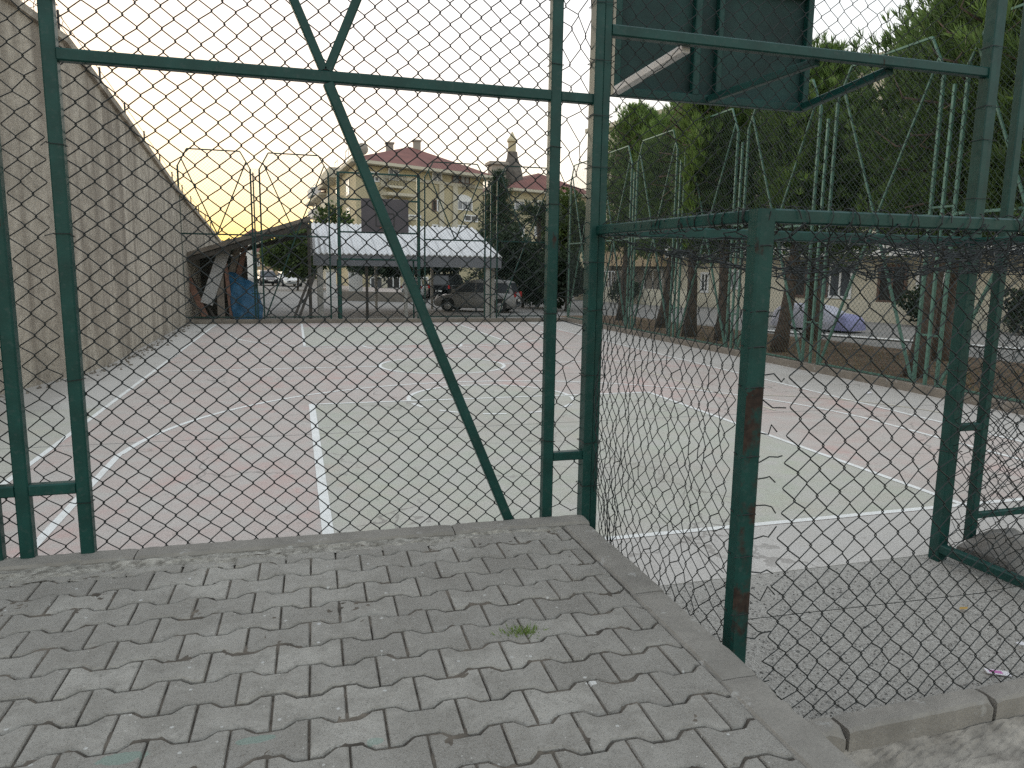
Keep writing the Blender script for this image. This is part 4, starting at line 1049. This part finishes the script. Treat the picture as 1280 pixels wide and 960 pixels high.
mb = MB(); mb.box(q-h.O-Vector((.9, .9, 1.5)), q2-h.O+Vector((.9, .9, 0))); mb.box(q2-h.O+Vector((-1.15, -1.15, .003)), q2-h.O+Vector((1.15, 1.15, .35))); mb.build('chimney', M['render_shade'], h.t)

# long block behind the pines on the right
E1 = at(742, 371, 47); E2 = at(1105, 398, 26.5); dv = (E2-E1); E3 = E2+dv*.75
h = House('apartment_building', 'long cream apartment block across the street behind the row of pines', (E2.x, E2.y, 0), 'render_cream')
e1, e3 = (E1.x, E1.y), (E3.x, E3.y); nb = Vector((dv.y, -dv.x, 0)).normalized(); nb = nb if nb.x > 0 else -nb
ztop = at(765, 166, 47).z
h.wall([e1, e3, (e3[0]+nb.x*12, e3[1]+nb.y*12), (e1[0]+nb.x*12, e1[1]+nb.y*12)], -.2, ztop, 'render_cream')
hip(h, [e1, e3, (e3[0]+nb.x*12, e3[1]+nb.y*12), (e1[0]+nb.x*12, e1[1]+nb.y*12)], ztop+.3, .8, .5)
h.facade(e1, e3)
Lw = (Vector((*e3, 0))-Vector((*e1, 0))).length
u0, u1 = h.loc(762, 340)[0], h.loc(838, 340)[0]
v0 = h.loc(800, 333)[1]; v1 = h.loc(800, 301)[1]
h.blk('overhang', u0, v0, u1, v1, .002, 1.4, 'render_tan')
h.blk('overhang_shade', u0, .0, u1, v0-.01, .002, .06, 'render_shade')  # shade under the overhang put in as a thin darker wall sheet
h.blk('overhang', h.loc(848, 340)[0], h.loc(900, 322)[1], Lw-1, h.loc(900, 303)[1], .002, 1.1, 'render_white')
for (a_, b_2, c_, d_, gl, fr) in ((806, 336, 828, 366, 'glass', 'frame_white'), (877, 340, 886, 366, 'dark', 'frame_white'), (984, 326, 1008, 372, 'dark', 'frame_brown'), (1010, 326, 1036, 372, 'glass', 'frame_brown'), (1038, 328, 1064, 374, 'glass', 'frame_white'), (1100, 330, 1132, 380, 'dark', 'frame_brown'), (1148, 332, 1180, 382, 'glass', 'frame_white'), (912, 337, 925, 362, 'curtain', 'frame_white'), (770, 338, 784, 358, 'curtain', 'frame_white')):
    h.win(a_, b_2, c_, d_, gl, fr, 1)
u0, v0 = h.loc(1050, 395); u1, v1 = h.loc(1110, 372)
h.rail(h.loc(742, 370)[0]+.3, .9, h.loc(790, 370)[0], 1.9, 1.5, 'frame_white', .28)
h.blk('garden_wall', h.loc(745, 370)[0], -.1, h.loc(900, 370)[0], .9, 1.6, 1.8, 'render_cream')
h.blk('garden_wall', h.loc(1058, 380)[0], -.1, Lw-1, .8, 1.9, 2.1, 'render_cream')
for fl in range(1, 4):
    for i in range(7):
        u0 = 2.5+i*(Lw-5)/7; h.win(u0, 2.9+fl*2.7+1.6-2.7, u0+1.5, 2.9+fl*2.7+.2-2.7, 'glass' if (i+fl) % 2 else 'curtain', 'frame_white', 1, uv=True)

# small houses far down the left street
h = House('house', 'small ochre house far down the street beyond the lean-to', tuple(at(327, 352, 105))[:2]+(0,), 'render_tan')
q = at(318, 350, 105); q2 = at(333, 350, 105); zt = at(326, 318, 105).z
h.wall([(q.x, q.y), (q2.x+2, q2.y), (q2.x+2, q2.y+9), (q.x, q.y+9)], -.2, zt, 'render_tan'); hip(h, [(q.x, q.y), (q2.x+2, q2.y), (q2.x+2, q2.y+9), (q.x, q.y+9)], zt+.3, .5, 1.2)
h.facade((q.x, q.y), (q2.x+2, q2.y)); h.win(321, 325, 325, 333, 'glass', 'frame_white', 0); h.win(329, 325, 333, 333, 'glass', 'frame_white', 0)
h = House('house', 'white house far down the street beside the small ochre house', tuple(at(322, 352, 125))[:2]+(0,), 'render_white')
q = at(300, 350, 125); q2 = at(336, 350, 125); zt = at(326, 303, 125).z
h.wall([(q.x, q.y), (q2.x, q2.y), (q2.x, q2.y+9), (q.x, q.y+9)], -.2, zt, 'render_white'); hip(h, [(q.x, q.y), (q2.x, q2.y), (q2.x, q2.y+9), (q.x, q.y+9)], zt+.3, .5, 2)
h.facade((q.x, q.y), (q2.x, q2.y))
for px in (312, 322, 330): h.win(px, 307, px+4, 313, 'glass', 'frame_white', 0)
# white gate piers seen under the canopy
for i, (x0, x1) in enumerate(((408, 420), (436, 453))):
    q = at(x0, 362, 50); q2 = at(x1, 362, 50); zt = at(x0, 337, 50).z; m_ = Vector(((q.x+q2.x)/2, 50, 0))
    t = thing('gate_pier', 'narrower white rendered wall pier under the canopy' if i == 0 else 'wider white rendered wall pier under the canopy', 'wall pier', m_, 0, 'white wall piers under the canopy')
    mb = MB(); w = (q2.x-q.x)/2; mb.box((-w, -.2, -.1), (w, .2, zt-.12)); mb.build('shaft', M['render_white'], t)
    mb = MB(); mb.box((-w-.06, -.26, zt-.118), (w+.06, .26, zt)); mb.build('cap', M['trim'], t)
q = at(424, 375, 44); q2 = at(522, 378, 42)
mb = MB(); dd = (q2-q); mb.prism([Vector((0, 0, -.15)), Vector((dd.x, dd.y, -.15)), Vector((dd.x, dd.y+.3, -.15)), Vector((0, .3, -.15))], (0, 0, .68)); o = mb.build('low_wall', M['kerb_dirty']); o.location = (q.x, q.y, 0)
tag(o, 'low grey street wall seen under the canopy', 'wall')


# ------------------------------------------------------------------ vegetation
def blades(mb, tones, C, D, n, ln, wd, spread, g, tone):
    """n thin blades from centre C fanning about direction D"""
    for i in range(n):
        d = D+g.normal(0, spread, 3); d /= np.linalg.norm(d)+1e-9
        s_ = np.cross(d, g.normal(0, 1, 3)); s_ /= np.linalg.norm(s_)+1e-9
        l = ln*g.uniform(.6, 1.15); b = len(mb.v)
        p0 = C-d*l*.1; p1 = C+d*l*.55+s_*wd*.6; p2 = C+d*l; p3 = C+d*l*.55-s_*wd*.6
        mb.v.extend([tuple(p0), tuple(p1), tuple(p2), tuple(p3)]); mb.f.append((b, b+1, b+2, b+3)); mb.mi.append(0); tones.append(min(1, max(0, tone+g.normal(0, .12))))
def pine_mesh(seed, Ht=7.2, zb=2.3, rad=2.0, xmin=-9):
    g = np.random.default_rng(seed); tr = MB(); pts = []; x = y = 0
    lean = g.normal(0, .05, 2)
    for i in range(9):
        f = i/8; pts.append((lean[0]*f*Ht+.12*math.sin(f*5+seed), lean[1]*f*Ht+.1*math.sin(f*4+seed*2), -.15+f*Ht*.93))
    tr.tube(pts, [.19*(1-.85*(i/8))+(.07 if i == 0 else 0) for i in range(9)], 10)
    P = np.array(pts); cr = MB(); tones = []
    nb = 54
    for k in range(nb):
        f = k/nb; z = zb+(Ht-zb)*f**.95; base = np.array([np.interp(z, P[:, 2], P[:, 0]), np.interp(z, P[:, 2], P[:, 1]), z])
        az = k*2.4+g.normal(0, .3); R = rad*(max(.12, math.sin(PI*min(1, (.22+.8*f)))**.8))*g.uniform(.65, 1.15)
        el = -.12+.75*f+g.normal(0, .1); d = np.array([math.cos(az)*math.cos(el), math.sin(az)*math.cos(el), math.sin(el)])
        tip = base+d*R+np.array([0, 0, .18*R]); tip[0] = max(tip[0], xmin)
        midp = base+d*R*.55-np.array([0, 0, .03*R])
        if z > zb+.3 or k % 2 == 0: tr.tube([base, midp, tip], [.036*(1-f*.6), .018, .005], 5)
        clump = g.uniform(.15, .75)
        nt = int(40+40*R)
        for q in range(nt):
            a = g.uniform(.18, 1.05); c = base*(1-a)**2+2*midp*a*(1-a)+tip*a**2
            off = g.normal(0, 1, 3)*np.array([.32, .32, .22])*(.45+.65*a)*min(1, R)
            c = c+off
            if c[0] < xmin: c[0] = xmin+(c[0]-xmin)*.12
            out = c-base; out /= np.linalg.norm(out)+1e-9
            D = out*.55+np.array([0, 0, .95]); blades(cr, tones, c, D, 11, .27, .020, .40, g, clump*.5+.35*g.random()+.2*(off[2] > 0)-.1+.6*max(0, f-.45))  # tone rises with height, painting the lit tops into the needles
    for q in range(26):   # candles at the top
        c = P[-1]+g.normal(0, 1, 3)*np.array([.35, .35, .3])+np.array([0, 0, .1]); blades(cr, tones, c, np.array([0, 0, 1.0]), 12, .36, .03, .3, g, .7)
    cr.tone = tones; return tr.mesh('trunk', M['bark'], True), cr.mesh('crown', M['needle'])
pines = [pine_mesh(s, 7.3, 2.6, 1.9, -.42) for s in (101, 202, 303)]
GP = 'pines planted between the court and the street'
PINES = [(10.75, 10.6, .12, 0, .9, .25, 'pine with a thick leaning trunk, nearest the right goal post'), (10.85, 14.9, .12, 1, .90, -.3, 'pine whose trunk stands at the left end of the covered car'),
         (10.9, 17.4, .12, 2, .98, .15, 'pine with the bent trunk second left of the covered car'), (10.8, 18.9, .12, 0, .97, -.35, 'pine with a slim trunk third left of the covered car'),
         (11.5, 21.9, .12, 1, .96, .3, 'pine at the far end of the row beside the farthest side panels'), (13.3, 12.6, .1, 2, 1.12, 1.0, 'tall bright pine standing behind the covered car side of the row'),
         (12.6, 8.2, .1, 1, 1.12, 3.7, 'pine at the right edge of the photo, cut off by it'), (11.7, 25.4, .1, 0, 1.0, .2, 'smallest pine, last in the row toward the far corner'), (13.6, 17.2, .1, 0, .98, 5.5, 'pine set back behind the two slim trunks')]
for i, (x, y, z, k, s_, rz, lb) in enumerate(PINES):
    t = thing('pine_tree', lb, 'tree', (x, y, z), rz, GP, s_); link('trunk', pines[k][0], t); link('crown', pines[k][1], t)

def bush_mesh(seed, rx, ry, h, n, size, mat, trunk=.0, lumps=9, wd=.5):
    g = np.random.default_rng(seed); cr = MB(); tones = []
    L_ = [(g.uniform(-.55, .55)*rx, g.uniform(-.55, .55)*ry, trunk+(h-trunk)*g.uniform(.25, .8), g.uniform(.35, .6)) for _ in range(lumps)]
    for i in range(n):
        lx, ly, lz, lr = L_[g.integers(lumps)]
        d = g.normal(0, 1, 3); d /= np.linalg.norm(d); rr = lr*g.uniform(.55, 1.12)
        c = np.array([lx+d[0]*rr*rx, ly+d[1]*rr*ry, max(trunk*.8+.05, lz+d[2]*rr*(h-trunk)*.5)])
        blades(cr, tones, c, d*.8+np.array([0, 0, .3]), 5, size, size*wd, .6, g, .25+.4*g.random()+.2*d[2])
    cr.tone = tones
    tr = MB(); tr.tube([(0, 0, -.15), (.05*rx, 0, h*.35), (0, .03*ry, h*.75)], [.05+.03*h/3, .04+.02*h/3, .02], 7)
    for a in range(5): tr.tube([(0, 0, h*.25), (rx*.3*math.cos(a*1.3), ry*.3*math.sin(a*1.3), h*.5), (rx*.5*math.cos(a*1.3), ry*.5*math.sin(a*1.3), h*.7)], [.04, .03, .01], 5)
    return tr.mesh('trunk', M['bark_dark'], True), cr.mesh('crown', M[mat])
def bush(name, label, loc, args, cat='tree', group=None):
    a, b = bush_mesh(*args); t = thing(name, label, cat, loc, 0, group); link('trunk', a, t); link('crown', b, t); return t
q = at(365, 352, 62); bush('tree', 'round dark green tree behind the lean-to, beside the parked white car', (q.x+.4, 62, 0), (5, 2.9, 2.6, at(365, 287, 62).z, 2600, .4, 'leaf', .6))
q = at(672, 380, 34); bush('bush', 'broad dark bush on the far side of the fence behind the grey people carrier', (q.x, 36.5, 0), (6, 2.2, 2.2, at(672, 283, 36.5).z, 3200, .22, 'leaf_dark', .2), 'bush')
q = at(704, 380, 32); bush('bush', 'dark bush at the far right corner of the court', (q.x+.5, 33, 0), (7, 1.3, 1.5, at(706, 305, 33).z, 1500, .2, 'leaf_dark', .2), 'bush')
q = at(715, 370, 60); bush('tree', 'green tree seen between the cream house and the pines', (q.x, 60, 0), (8, 3.2, 3, at(715, 232, 60).z, 2800, .36, 'leaf', 1.5))
q = at(765, 370, 66); bush('tree', 'broad green tree beyond the end of the pine row', (q.x+3, 66, 0), (18, 4.5, 3, at(765, 215, 66).z, 3200, .4, 'leaf', 1.5))
q = at(425, 350, 60); bush('bush', 'yellowish shrub behind the canopy roof', (q.x, 62, 0), (9, 1.6, 1.5, at(425, 263, 62).z, 1400, .3, 'leaf', .8), 'bush')
q = at(520, 345, 46); bush('tree', 'low dark tree under and behind the canopy', (q.x, 47, 0), (10, 4.4, 2, at(520, 316, 47).z+.9, 2600, .3, 'leaf_dark', 1.2))
q = at(640, 345, 50); bush('tree', 'dark tree to the right of the canopy behind the cars', (q.x+.5, 50, 0), (12, 3.0, 2.4, at(640, 300, 50).z, 2600, .3, 'leaf_dark', .5))
for i, (px, lb) in enumerate(((760, 'clipped shrub at the left end of the white garden railing'), (850, 'clipped shrub along the cream garden wall behind the slim pine trunks'), (1165, 'clipped shrub by the garden wall right of the covered car'), (1225, 'clipped shrub far right by the garden wall, seen beside the goal post'))):
    s_ = (px-742)/(1105-742); q = E1.lerp(E2, s_); bush('bush', lb, (q.x-2.6, q.y-.6, 0), (30+i, 1.0, .8, 1.5, 700, .16, 'leaf_dark', .1), 'bush', 'clipped shrubs by the garden wall')
# distant tree belt
g = np.random.default_rng(77); mb = MB(); tones = []
for i in range(9000):
    f = g.random(); x = -40+230*f; y = 135+18*g.random(); hh = 6+3.5*math.sin(x*.21)+2*math.sin(x*.53+1)
    c = np.array([x, y, max(.3, hh*g.random()**.6)]); blades(mb, tones, c, g.normal(0, 1, 3)+np.array([0, 0, .5]), 3, 1.4, .8, .6, g, .2+.4*g.random())
mb.tone = tones; tag(mb.build('distant_trees', M['leaf_dark']), 'belt of distant trees closing the view beyond the houses', 'trees', kind='stuff')

# cedar with drooping tiers
def cedar(seed, H, R):
    g = np.random.default_rng(seed); cr = MB(); tones = []; tr = MB(); tr.tube([(0, 0, -.2), (0, 0, H*.5), (0, 0, H)], [.24, .14, .03], 8)
    for k in range(95):
        f = k/95; z = .9+(H-.9)*f; az = k*2.4+g.normal(0, .2); r = R*(1-f)**.8*g.uniform(.7, 1.1)+.12
        d = np.array([math.cos(az), math.sin(az), 0]); tip = np.array([0, 0, z])+d*r+np.array([0, 0, -.20*r]); tr.tube([(0, 0, z), tuple(np.array([0, 0, z+.06*r])+d*r*.5), tuple(tip)], [.035, .02, .006], 4)
        for q in range(int(12+24*r)):
            a = g.uniform(.1, 1.03); c = np.array([0, 0, z+.12*r*math.sin(a*2.2)-.2*r*a*a])+d*r*a+g.normal(0, 1, 3)*np.array([.2, .2, .1])*(.5+a*.5)
            blades(cr, tones, c, d*.8+np.array([0, 0, .15 if q % 2 else -.35]), 6, .26, .035, .45, g, .2+.35*g.random()+.25*a*a)
    cr.tone = tones; return tr.mesh('trunk', M['bark_dark'], True), cr.mesh('crown', M['needle_dark'])
q = at(622, 370, 44); Hc_ = at(619, 213, 44).z
a_, b_2 = cedar(3, Hc_, 2.1); t = thing('cedar_tree', 'tall dark cedar in front of the red roofed houses', 'tree', (q.x, 44, 0)); link('trunk', a_, t); link('crown', b_2, t)
# palm-like yucca
q = at(672, 370, 40); t = thing('palm_tree', 'spiky palm rising above the dark bush', 'palm', (q.x, 40, 0)); zc = at(672, 272, 40).z
mb = MB(); mb.tube([(0, 0, -.1), (.05, 0, zc*.5), (0, 0, zc)], [.16, .13, .12], 8); mb.build('trunk', M['bark_dark'], t)
g = np.random.default_rng(5); mb = MB(); tones = []
for i in range(60):
    az = g.uniform(0, 6.28); el = g.uniform(-.4, 1.3); d = np.array([math.cos(az)*math.cos(el), math.sin(az)*math.cos(el), math.sin(el)])
    for s_ in np.linspace(.15, 1.35, 9):
        c = np.array([0, 0, zc])+d*s_-np.array([0, 0, .22*s_*s_]); blades(mb, tones, c, d*.9, 4, .38, .045, .45, g, .45+.3*g.random())
mb.tone = tones; mb.build('crown', M['leaf_dark'], t)

# grass tuft between the pavers
g = np.random.default_rng(12); mb = MB(); tones = []
for i in range(150):
    c = np.array([g.normal(0, .036)+(.02 if i % 5 == 0 else 0), g.normal(0, .013), -.008]); d = np.array([c[0]*9, c[1]*9, .55+.3*g.random()])
    blades(mb, tones, c, d, 1, .042, .0034, .5, g, .2+.7*g.random()**1.3)
mb.tone = tones; o = mb.build('grass_tuft', M['leaf_grass']); o.location = (.80, 2.56, PZ); tag(o, 'small bright grass tuft growing between the grey pavers', 'grass tuft')
# weeds on the kerb foot and along the strip
g = np.random.default_rng(15); mb = MB(); tones = []
for i in range(900):
    c = np.array([10.2+g.random()*3.2, 7+g.random()*18, .12]); blades(mb, tones, c, np.array([0, 0, .7]), 3, .12, .012, .6, g, .1+.3*g.random())
mb.tone = tones; t_ = NT('dry grass'); dry = t_.done(t_.mix(t_.attr('tone'), (.16, .12, .06), (.30, .24, .12)), .9)
tag(mb.build('dry_grass', dry), 'dry grass and needles scattered on the strip under the pines', 'grass', kind='stuff')

# small litter
o = MB(); o.box((-.055, -.02, 0), (.055, .02, .004)); o.box((-.04, -.012, .0045), (.02, .012, .0055), 1)
p = on_plane(1247, 841, (0, 0, .006), (0, 0, 1)); r = o.build('wrapper', [M['paper'], M['pink']]); r.location = p; r.rotation_euler = (0.05, .06, -.45); tag(r, 'pink and white paper wrapper lying on the gravel', 'litter')
p = on_plane(1204, 761, (0, 0, .012), (0, 0, 1)); o = MB()
o.add([(-.03, 0, 0), (-.01, .014, .006), (.02, .012, .004), (.035, 0, .008), (.015, -.013, .003), (-.012, -.012, .005)], [(0, 1, 2, 3), (0, 3, 4, 5)]); r = o.build('leaf', M['leaf_yellow']); r.location = p; tag(r, 'curled yellow leaf on the gravel behind the net', 'leaf')
p = on_plane(863, 448, (0, 0, .01), (0, 0, 1))
for (px, py, s_, lb) in ((1085, 492, .09, 'white scrap of paper on the court by the side kerb'), (697, 392, .16, 'white scrap at the far right corner of the court'), (1276, 808, .04, 'white scrap at the right edge of the gravel')):
    p = on_plane(px, py, (0, 0, .006), (0, 0, 1)); o = MB(); g3 = random.Random(px); vs = [(s_*math.cos(a)*g3.uniform(.5, 1), s_*.6*math.sin(a)*g3.uniform(.5, 1), g3.uniform(.002, .03)) for a in np.linspace(0, 5.5, 7)]
    o.add(vs+[(0, 0, .03)], [(i, (i+1) % 7, 7) for i in range(7)]); r = o.build('paper_scrap', M['paper']); r.location = p; tag(r, lb, 'litter', 'paper scraps on the ground')


# ------------------------------------------------------------------ vehicles
def car(label, loc, rz, mat, kind='hatch', name='parked_car', scale=.86, group='parked cars'):
    t = thing(name, label, 'car', loc, rz, group, scale)
    Lc, Wc = (4.3, 1.74) if kind != 'van' else (4.6, 1.85)
    roof = {'hatch': 1.48, 'mpv': 1.62, 'van': 1.85}[kind]; hx = Lc/2; w = Wc/2
    belt = {'hatch': .92, 'mpv': .98, 'van': 1.05}[kind]
    S = [(-hx, .38, .70, w*.80), (-hx+.10, .26, belt-.02, w*.92), (-hx+.5, .22, belt+.0, w), (-.6, .20, belt, w), (.55, .20, belt-.02, w), (hx-.95, .21, belt-.09, w*.985), (hx-.45, .22, belt-.18, w*.94), (hx-.12, .26, belt-.30, w*.84), (hx, .34, .56, w*.70)]
    mb = MB(); vs = []
    for x, zb, z1, ww in S:
        half = [(ww*.86, zb), (ww, zb+.10), (ww*1.0, (zb+z1)/2), (ww*.975, z1-.06), (ww*.88, z1), (ww*.4, z1+.02)]
        ring = [(x, y, z) for y, z in half]+[(x, -y, z) for y, z in reversed(half)]; vs += ring
    k = 12; n = len(S); mb.add(vs, [(i*k+j, (i+1)*k+j, (i+1)*k+(j+1) % k, i*k+(j+1) % k) for i in range(n-1) for j in range(k)]+[tuple(range(k))[::-1], tuple(range((n-1)*k, n*k))])
    mb.f = [f[::-1] for f in mb.f]; body = mb.build('body', M[mat], t, True)
    fb, ft = {'hatch': (.95, .25), 'mpv': (1.25, .35), 'van': (1.35, .55)}[kind]; rb, rt = {'hatch': (-1.95, -1.55), 'mpv': (-2.02, -1.75), 'van': (-2.22, -2.05)}[kind]
    zb = belt-.03; prof = [(fb, zb, w*.90), (ft+.12, roof-.10, w*.76), (ft-.25, roof-.01, w*.70), (-.6, roof+.02, w*.70), (rt+.15, roof-.03, w*.70), (rt-.05, roof-.12, w*.74), (rb, zb, w*.88)]
    mb = MB(); m_ = len(prof); vs = [(x, y*ww, z) for y in (1, -1) for x, z, ww in prof]
    mb.add(vs, [tuple(range(m_))[::-1], tuple(range(m_, 2*m_))]+[(i, (i+1) % m_, m_+(i+1) % m_, m_+i) for i in range(m_)]); mb.build('cabin', M[mat], t)
    def sidew(x): # half width of the cabin side at height fraction
        return lambda f: w*(.90-.14*f)
    def pt(x, f, s_): return (x, s_*(w*(.897-.145*f)+.012), zb+(roof-.10-zb)*f)
    xf = lambda f: fb+(ft+.12-fb)*f; xr = lambda f: rb+(rt-.05-rb)*f
    for s_ in (1, -1):
        cuts = [(-.05, None), (-.98, -.12), (None, -1.05)] if kind != 'hatch' else [(-.25, None), (-1.1, -.32), (None, -1.17)]
        for x0, x1 in cuts:
            q = []
            for f in (.10, .92):
                a = x0 if x0 is not None else xr(f)+.16; b = x1 if x1 is not None else xf(f)-.18
                q.append((a, f)); q.append((b, f))
            v4 = [pt(q[0][0], q[0][1], s_), pt(q[1][0], q[1][1], s_), pt(q[3][0], q[3][1], s_), pt(q[2][0], q[2][1], s_)]
            mb = MB(); mb.prism(v4, (0, -.01*s_, 0)); mb.build('side_window', M['glass'], t)
    for nm, (x0, x1, ow) in (('windscreen', (xf(.06), xf(.95), .03)), ('rear_window', (xr(.10), xr(.92), -.03))):
        mb = MB(); z0_, z1_ = zb+(roof-.1-zb)*(.06 if ow > 0 else .1), zb+(roof-.1-zb)*.94
        mb.prism([(x0+ow*.6, -w*.80, z0_), (x0+ow*.6, w*.80, z0_), (x1+ow*.6, w*.67, z1_), (x1+ow*.6, -w*.67, z1_)], (-ow*.4, 0, 0)); mb.build(nm, M['glass'], t)
    for x in (hx-.82, -hx+.80):
        for s_ in (1, -1):
            mb = MB(); mb.lathe([(.36, -.005), (.36, .018)], (x, s_*w*.985, .36), 20, 0, 1); mb.build('wheel_arch', M['dark'], t)
            mb = MB(); mb.lathe([(.20, -.10), (.295, -.10), (.31, -.06), (.31, .06), (.295, .10), (.20, .10)], (x, s_*(w-.055), .31), 20, 0, 1); wh = mb.build('wheel', M['tyre'], t)
            mb = MB(); mb.lathe([(.19, -.02), (.19, .0), (.06, .02)], (x, s_*(w+.052), .31), 12, 0, 1); mb.build('rim', M['rim'], wh)
    for s_ in (1, -1):
        mb = MB(); mb.prism([(hx-.10, s_*w*.52, .66), (hx-.30, s_*w*.86, .70), (hx-.28, s_*w*.84, .84 if kind != 'hatch' else .78), (hx-.16, s_*w*.50, .78)], (.06, .02*s_, 0)); mb.build('headlight', M['head'], t)
        mb = MB(); mb.box((-hx-.01, min(s_*w*.76, s_*w*.9), .80), (-hx+.10, max(s_*w*.76, s_*w*.9), 1.04 if kind != 'hatch' else .96)); mb.build('tail_light', M['tail'], t)
        mb = MB(); mb.box((fb-.32, min(s_*(w*.92), s_*(w+.16)), belt+.0), (fb-.18, max(s_*(w*.92), s_*(w+.16)), belt+.15)); mb.build('mirror', M[mat], t)
    mb = MB(); mb.box((hx-.06, -w*.5, .42), (hx+.012, w*.5, .56)); mb.build('grille', M['dark'], t)
    mb = MB(); mb.box((hx+.013, -.25, .46), (hx+.022, .25, .56)); mb.box((-hx-.022, -.25, .56), (-hx+.0, .25, .67)); mb.build('number_plate', M['render_white'], t)
    return t
def head_to(p, q): d = q-p; return math.atan2(d.y, d.x)
p0 = on_plane(560, 388, (0, 0, 0), (0, 0, 1)); p1 = on_plane(637, 393, (0, 0, 0), (0, 0, 1))
cpos = (8.05, 33.2, -.02)
car('grey people carrier parked side-on behind the right canopy post', cpos, math.radians(152), 'car_grey', 'mpv', scale=.90)
q = on_plane(563, 373, (0, 0, 0), (0, 0, 1)); car('black van parked beyond the grey people carrier', (q.x, q.y+.5, -.02), math.radians(60), 'car_black', 'van', 'parked_van', .86)
q = on_plane(536, 373, (0, 0, 0), (0, 0, 1)); car('white car parked left of the black van, tail toward the court', (q.x-.6, q.y+1.0, -.02), math.radians(70), 'car_white', 'hatch', scale=.86)
q = on_plane(361, 358, (0, 0, 0), (0, 0, 1)); car('white hatchback facing the court on the street beyond the lean-to', (q.x, q.y+1.5, -.02), math.radians(-78), 'car_white', 'hatch', scale=1.0)
q = on_plane(333, 357, (0, 0, 0), (0, 0, 1)); car('black car facing the court, left of the white hatchback', (q.x, q.y+1.5, -.02), math.radians(-78), 'car_black', 'hatch', scale=1.0)
q = on_plane(640, 376, (0, 0, 0), (0, 0, 1)); car('white van half hidden behind the tail of the grey people carrier', (q.x+.3, q.y+.6, -.02), math.radians(85), 'car_white', 'van', 'parked_van', .8)

# covered car
cc = thing('covered_car', 'car under a lavender and violet fabric cover, parked across the street', 'car', (17.55, 21.9, 0), math.radians(-72), 'parked cars', .66)
nz = smooth_noise(8, 9, 6)
def cover_mesh(x0, x1, nu):
    mb = MB(); vs = []; nv = 22
    for i in range(nu+1):
        x = x0+(x1-x0)*i/nu
        top = float(np.interp(x, [-2.25, -2.1, -1.75, -1.2, -.2, .5, 1.2, 1.9, 2.2, 2.3], [.55, 1.0, 1.35, 1.52, 1.54, 1.45, 1.08, .98, .75, .5]))
        wd = float(np.interp(x, [-2.3, -2.0, -1.2, 1.2, 2.0, 2.3], [.62, .86, .93, .93, .85, .60]))
        for j in range(nv+1):
            a = -1+2*j/nv; s_ = math.copysign(1, a); f = abs(a)
            if f < .45: y = wd*.80*f/.45; z = top-.05*(f/.45)**2
            else: g_ = (f-.45)/.55; y = wd*(.80+.2*min(1, g_*1.7)); z = (top-.05)*(1-g_)+.10*g_
            fold = .035*nz(x*3+s_*9, z*2)+.025*math.sin(x*14+s_)*max(0, f-.5)
            vs.append((x, s_*(y+fold), z+.03*nz(x*2, y*3+s_)))
    mb.add(vs, [(i*(nv+1)+j, i*(nv+1)+j+1, (i+1)*(nv+1)+j+1, (i+1)*(nv+1)+j) for i in range(nu) for j in range(nv)]); 
    e = [vs[j] for j in range(nv+1)]; e2 = [vs[nu*(nv+1)+j] for j in range(nv+1)]
    mb.add(e, [tuple(range(nv+1))]); mb.add(e2, [tuple(range(nv+1))[::-1]]); return mb
cc.scale = (.70, .66, .58)
cover_mesh(-2.25, 1.5, 38).build('cover', M['cover'], cc, True)
cover_mesh(1.501, 2.28, 12).build('cover_front', M['cover_blue'], cc, True)
for x in (1.35, -1.35):
    for s_ in (1, -1):
        mb = MB(); mb.lathe([(.20, -.09), (.30, -.09), (.30, .09), (.20, .09)], (x, s_*.72, .30), 18, 0, 1); mb.build('wheel', M['tyre'], cc)

# ------------------------------------------------------------------ light
AZ, EL = -22.0, 3.0       # azimuth from +Y towards +X, degrees
w = bpy.data.worlds.new('World'); sc.world = w; w.use_nodes = True
nt = w.node_tree; bg = nt.nodes['Background']; sky = nt.nodes.new('ShaderNodeTexSky'); sky.sky_type = 'NISHITA'
sky.sun_disc = False; sky.sun_elevation = math.radians(EL); sky.sun_rotation = math.radians(AZ)
sky.altitude = 100; sky.air_density = 1.0; sky.dust_density = 2.0; sky.ozone_density = 1.5
gm = nt.nodes.new('ShaderNodeGamma'); gm.inputs[1].default_value = .13; nt.links.new(sky.outputs[0], gm.inputs[0])     # soft dusk sky, low contrast
wb = nt.nodes.new('ShaderNodeMix'); wb.data_type = 'RGBA'; wb.blend_type = 'MULTIPLY'; wb.inputs[0].default_value = 1; wb.inputs[7].default_value = (1.09, 1.0, .955, 1)   # white balance
hs_ = nt.nodes.new('ShaderNodeHueSaturation'); hs_.inputs['Saturation'].default_value = 2.6; nt.links.new(gm.outputs[0], hs_.inputs['Color']); nt.links.new(hs_.outputs[0], wb.inputs[6]); nt.links.new(wb.outputs[2], bg.inputs[0]); bg.inputs[1].default_value = .15
sd = bpy.data.lights.new('sun', 'SUN'); sd.energy = .15; sd.angle = math.radians(25); sd.color = (1, .86, .66)
so = bpy.data.objects.new('sun', sd); COL.objects.link(so)
dirv = Vector((math.sin(math.radians(AZ))*math.cos(math.radians(EL)), math.cos(math.radians(AZ))*math.cos(math.radians(EL)), math.sin(math.radians(EL))))
so.rotation_euler = dirv.to_track_quat('Z', 'Y').to_euler(); so.location = dirv*60
vs_ = sc.view_settings; vs_.view_transform = 'Standard'; vs_.look = 'None'; vs_.exposure = 3.05; vs_.gamma = 1; vs_.use_curve_mapping = False
sc.render.engine = 'CYCLES'; sc.cycles.use_denoising = False; sc.cycles.use_adaptive_sampling = False; sc.cycles.max_bounces = 6
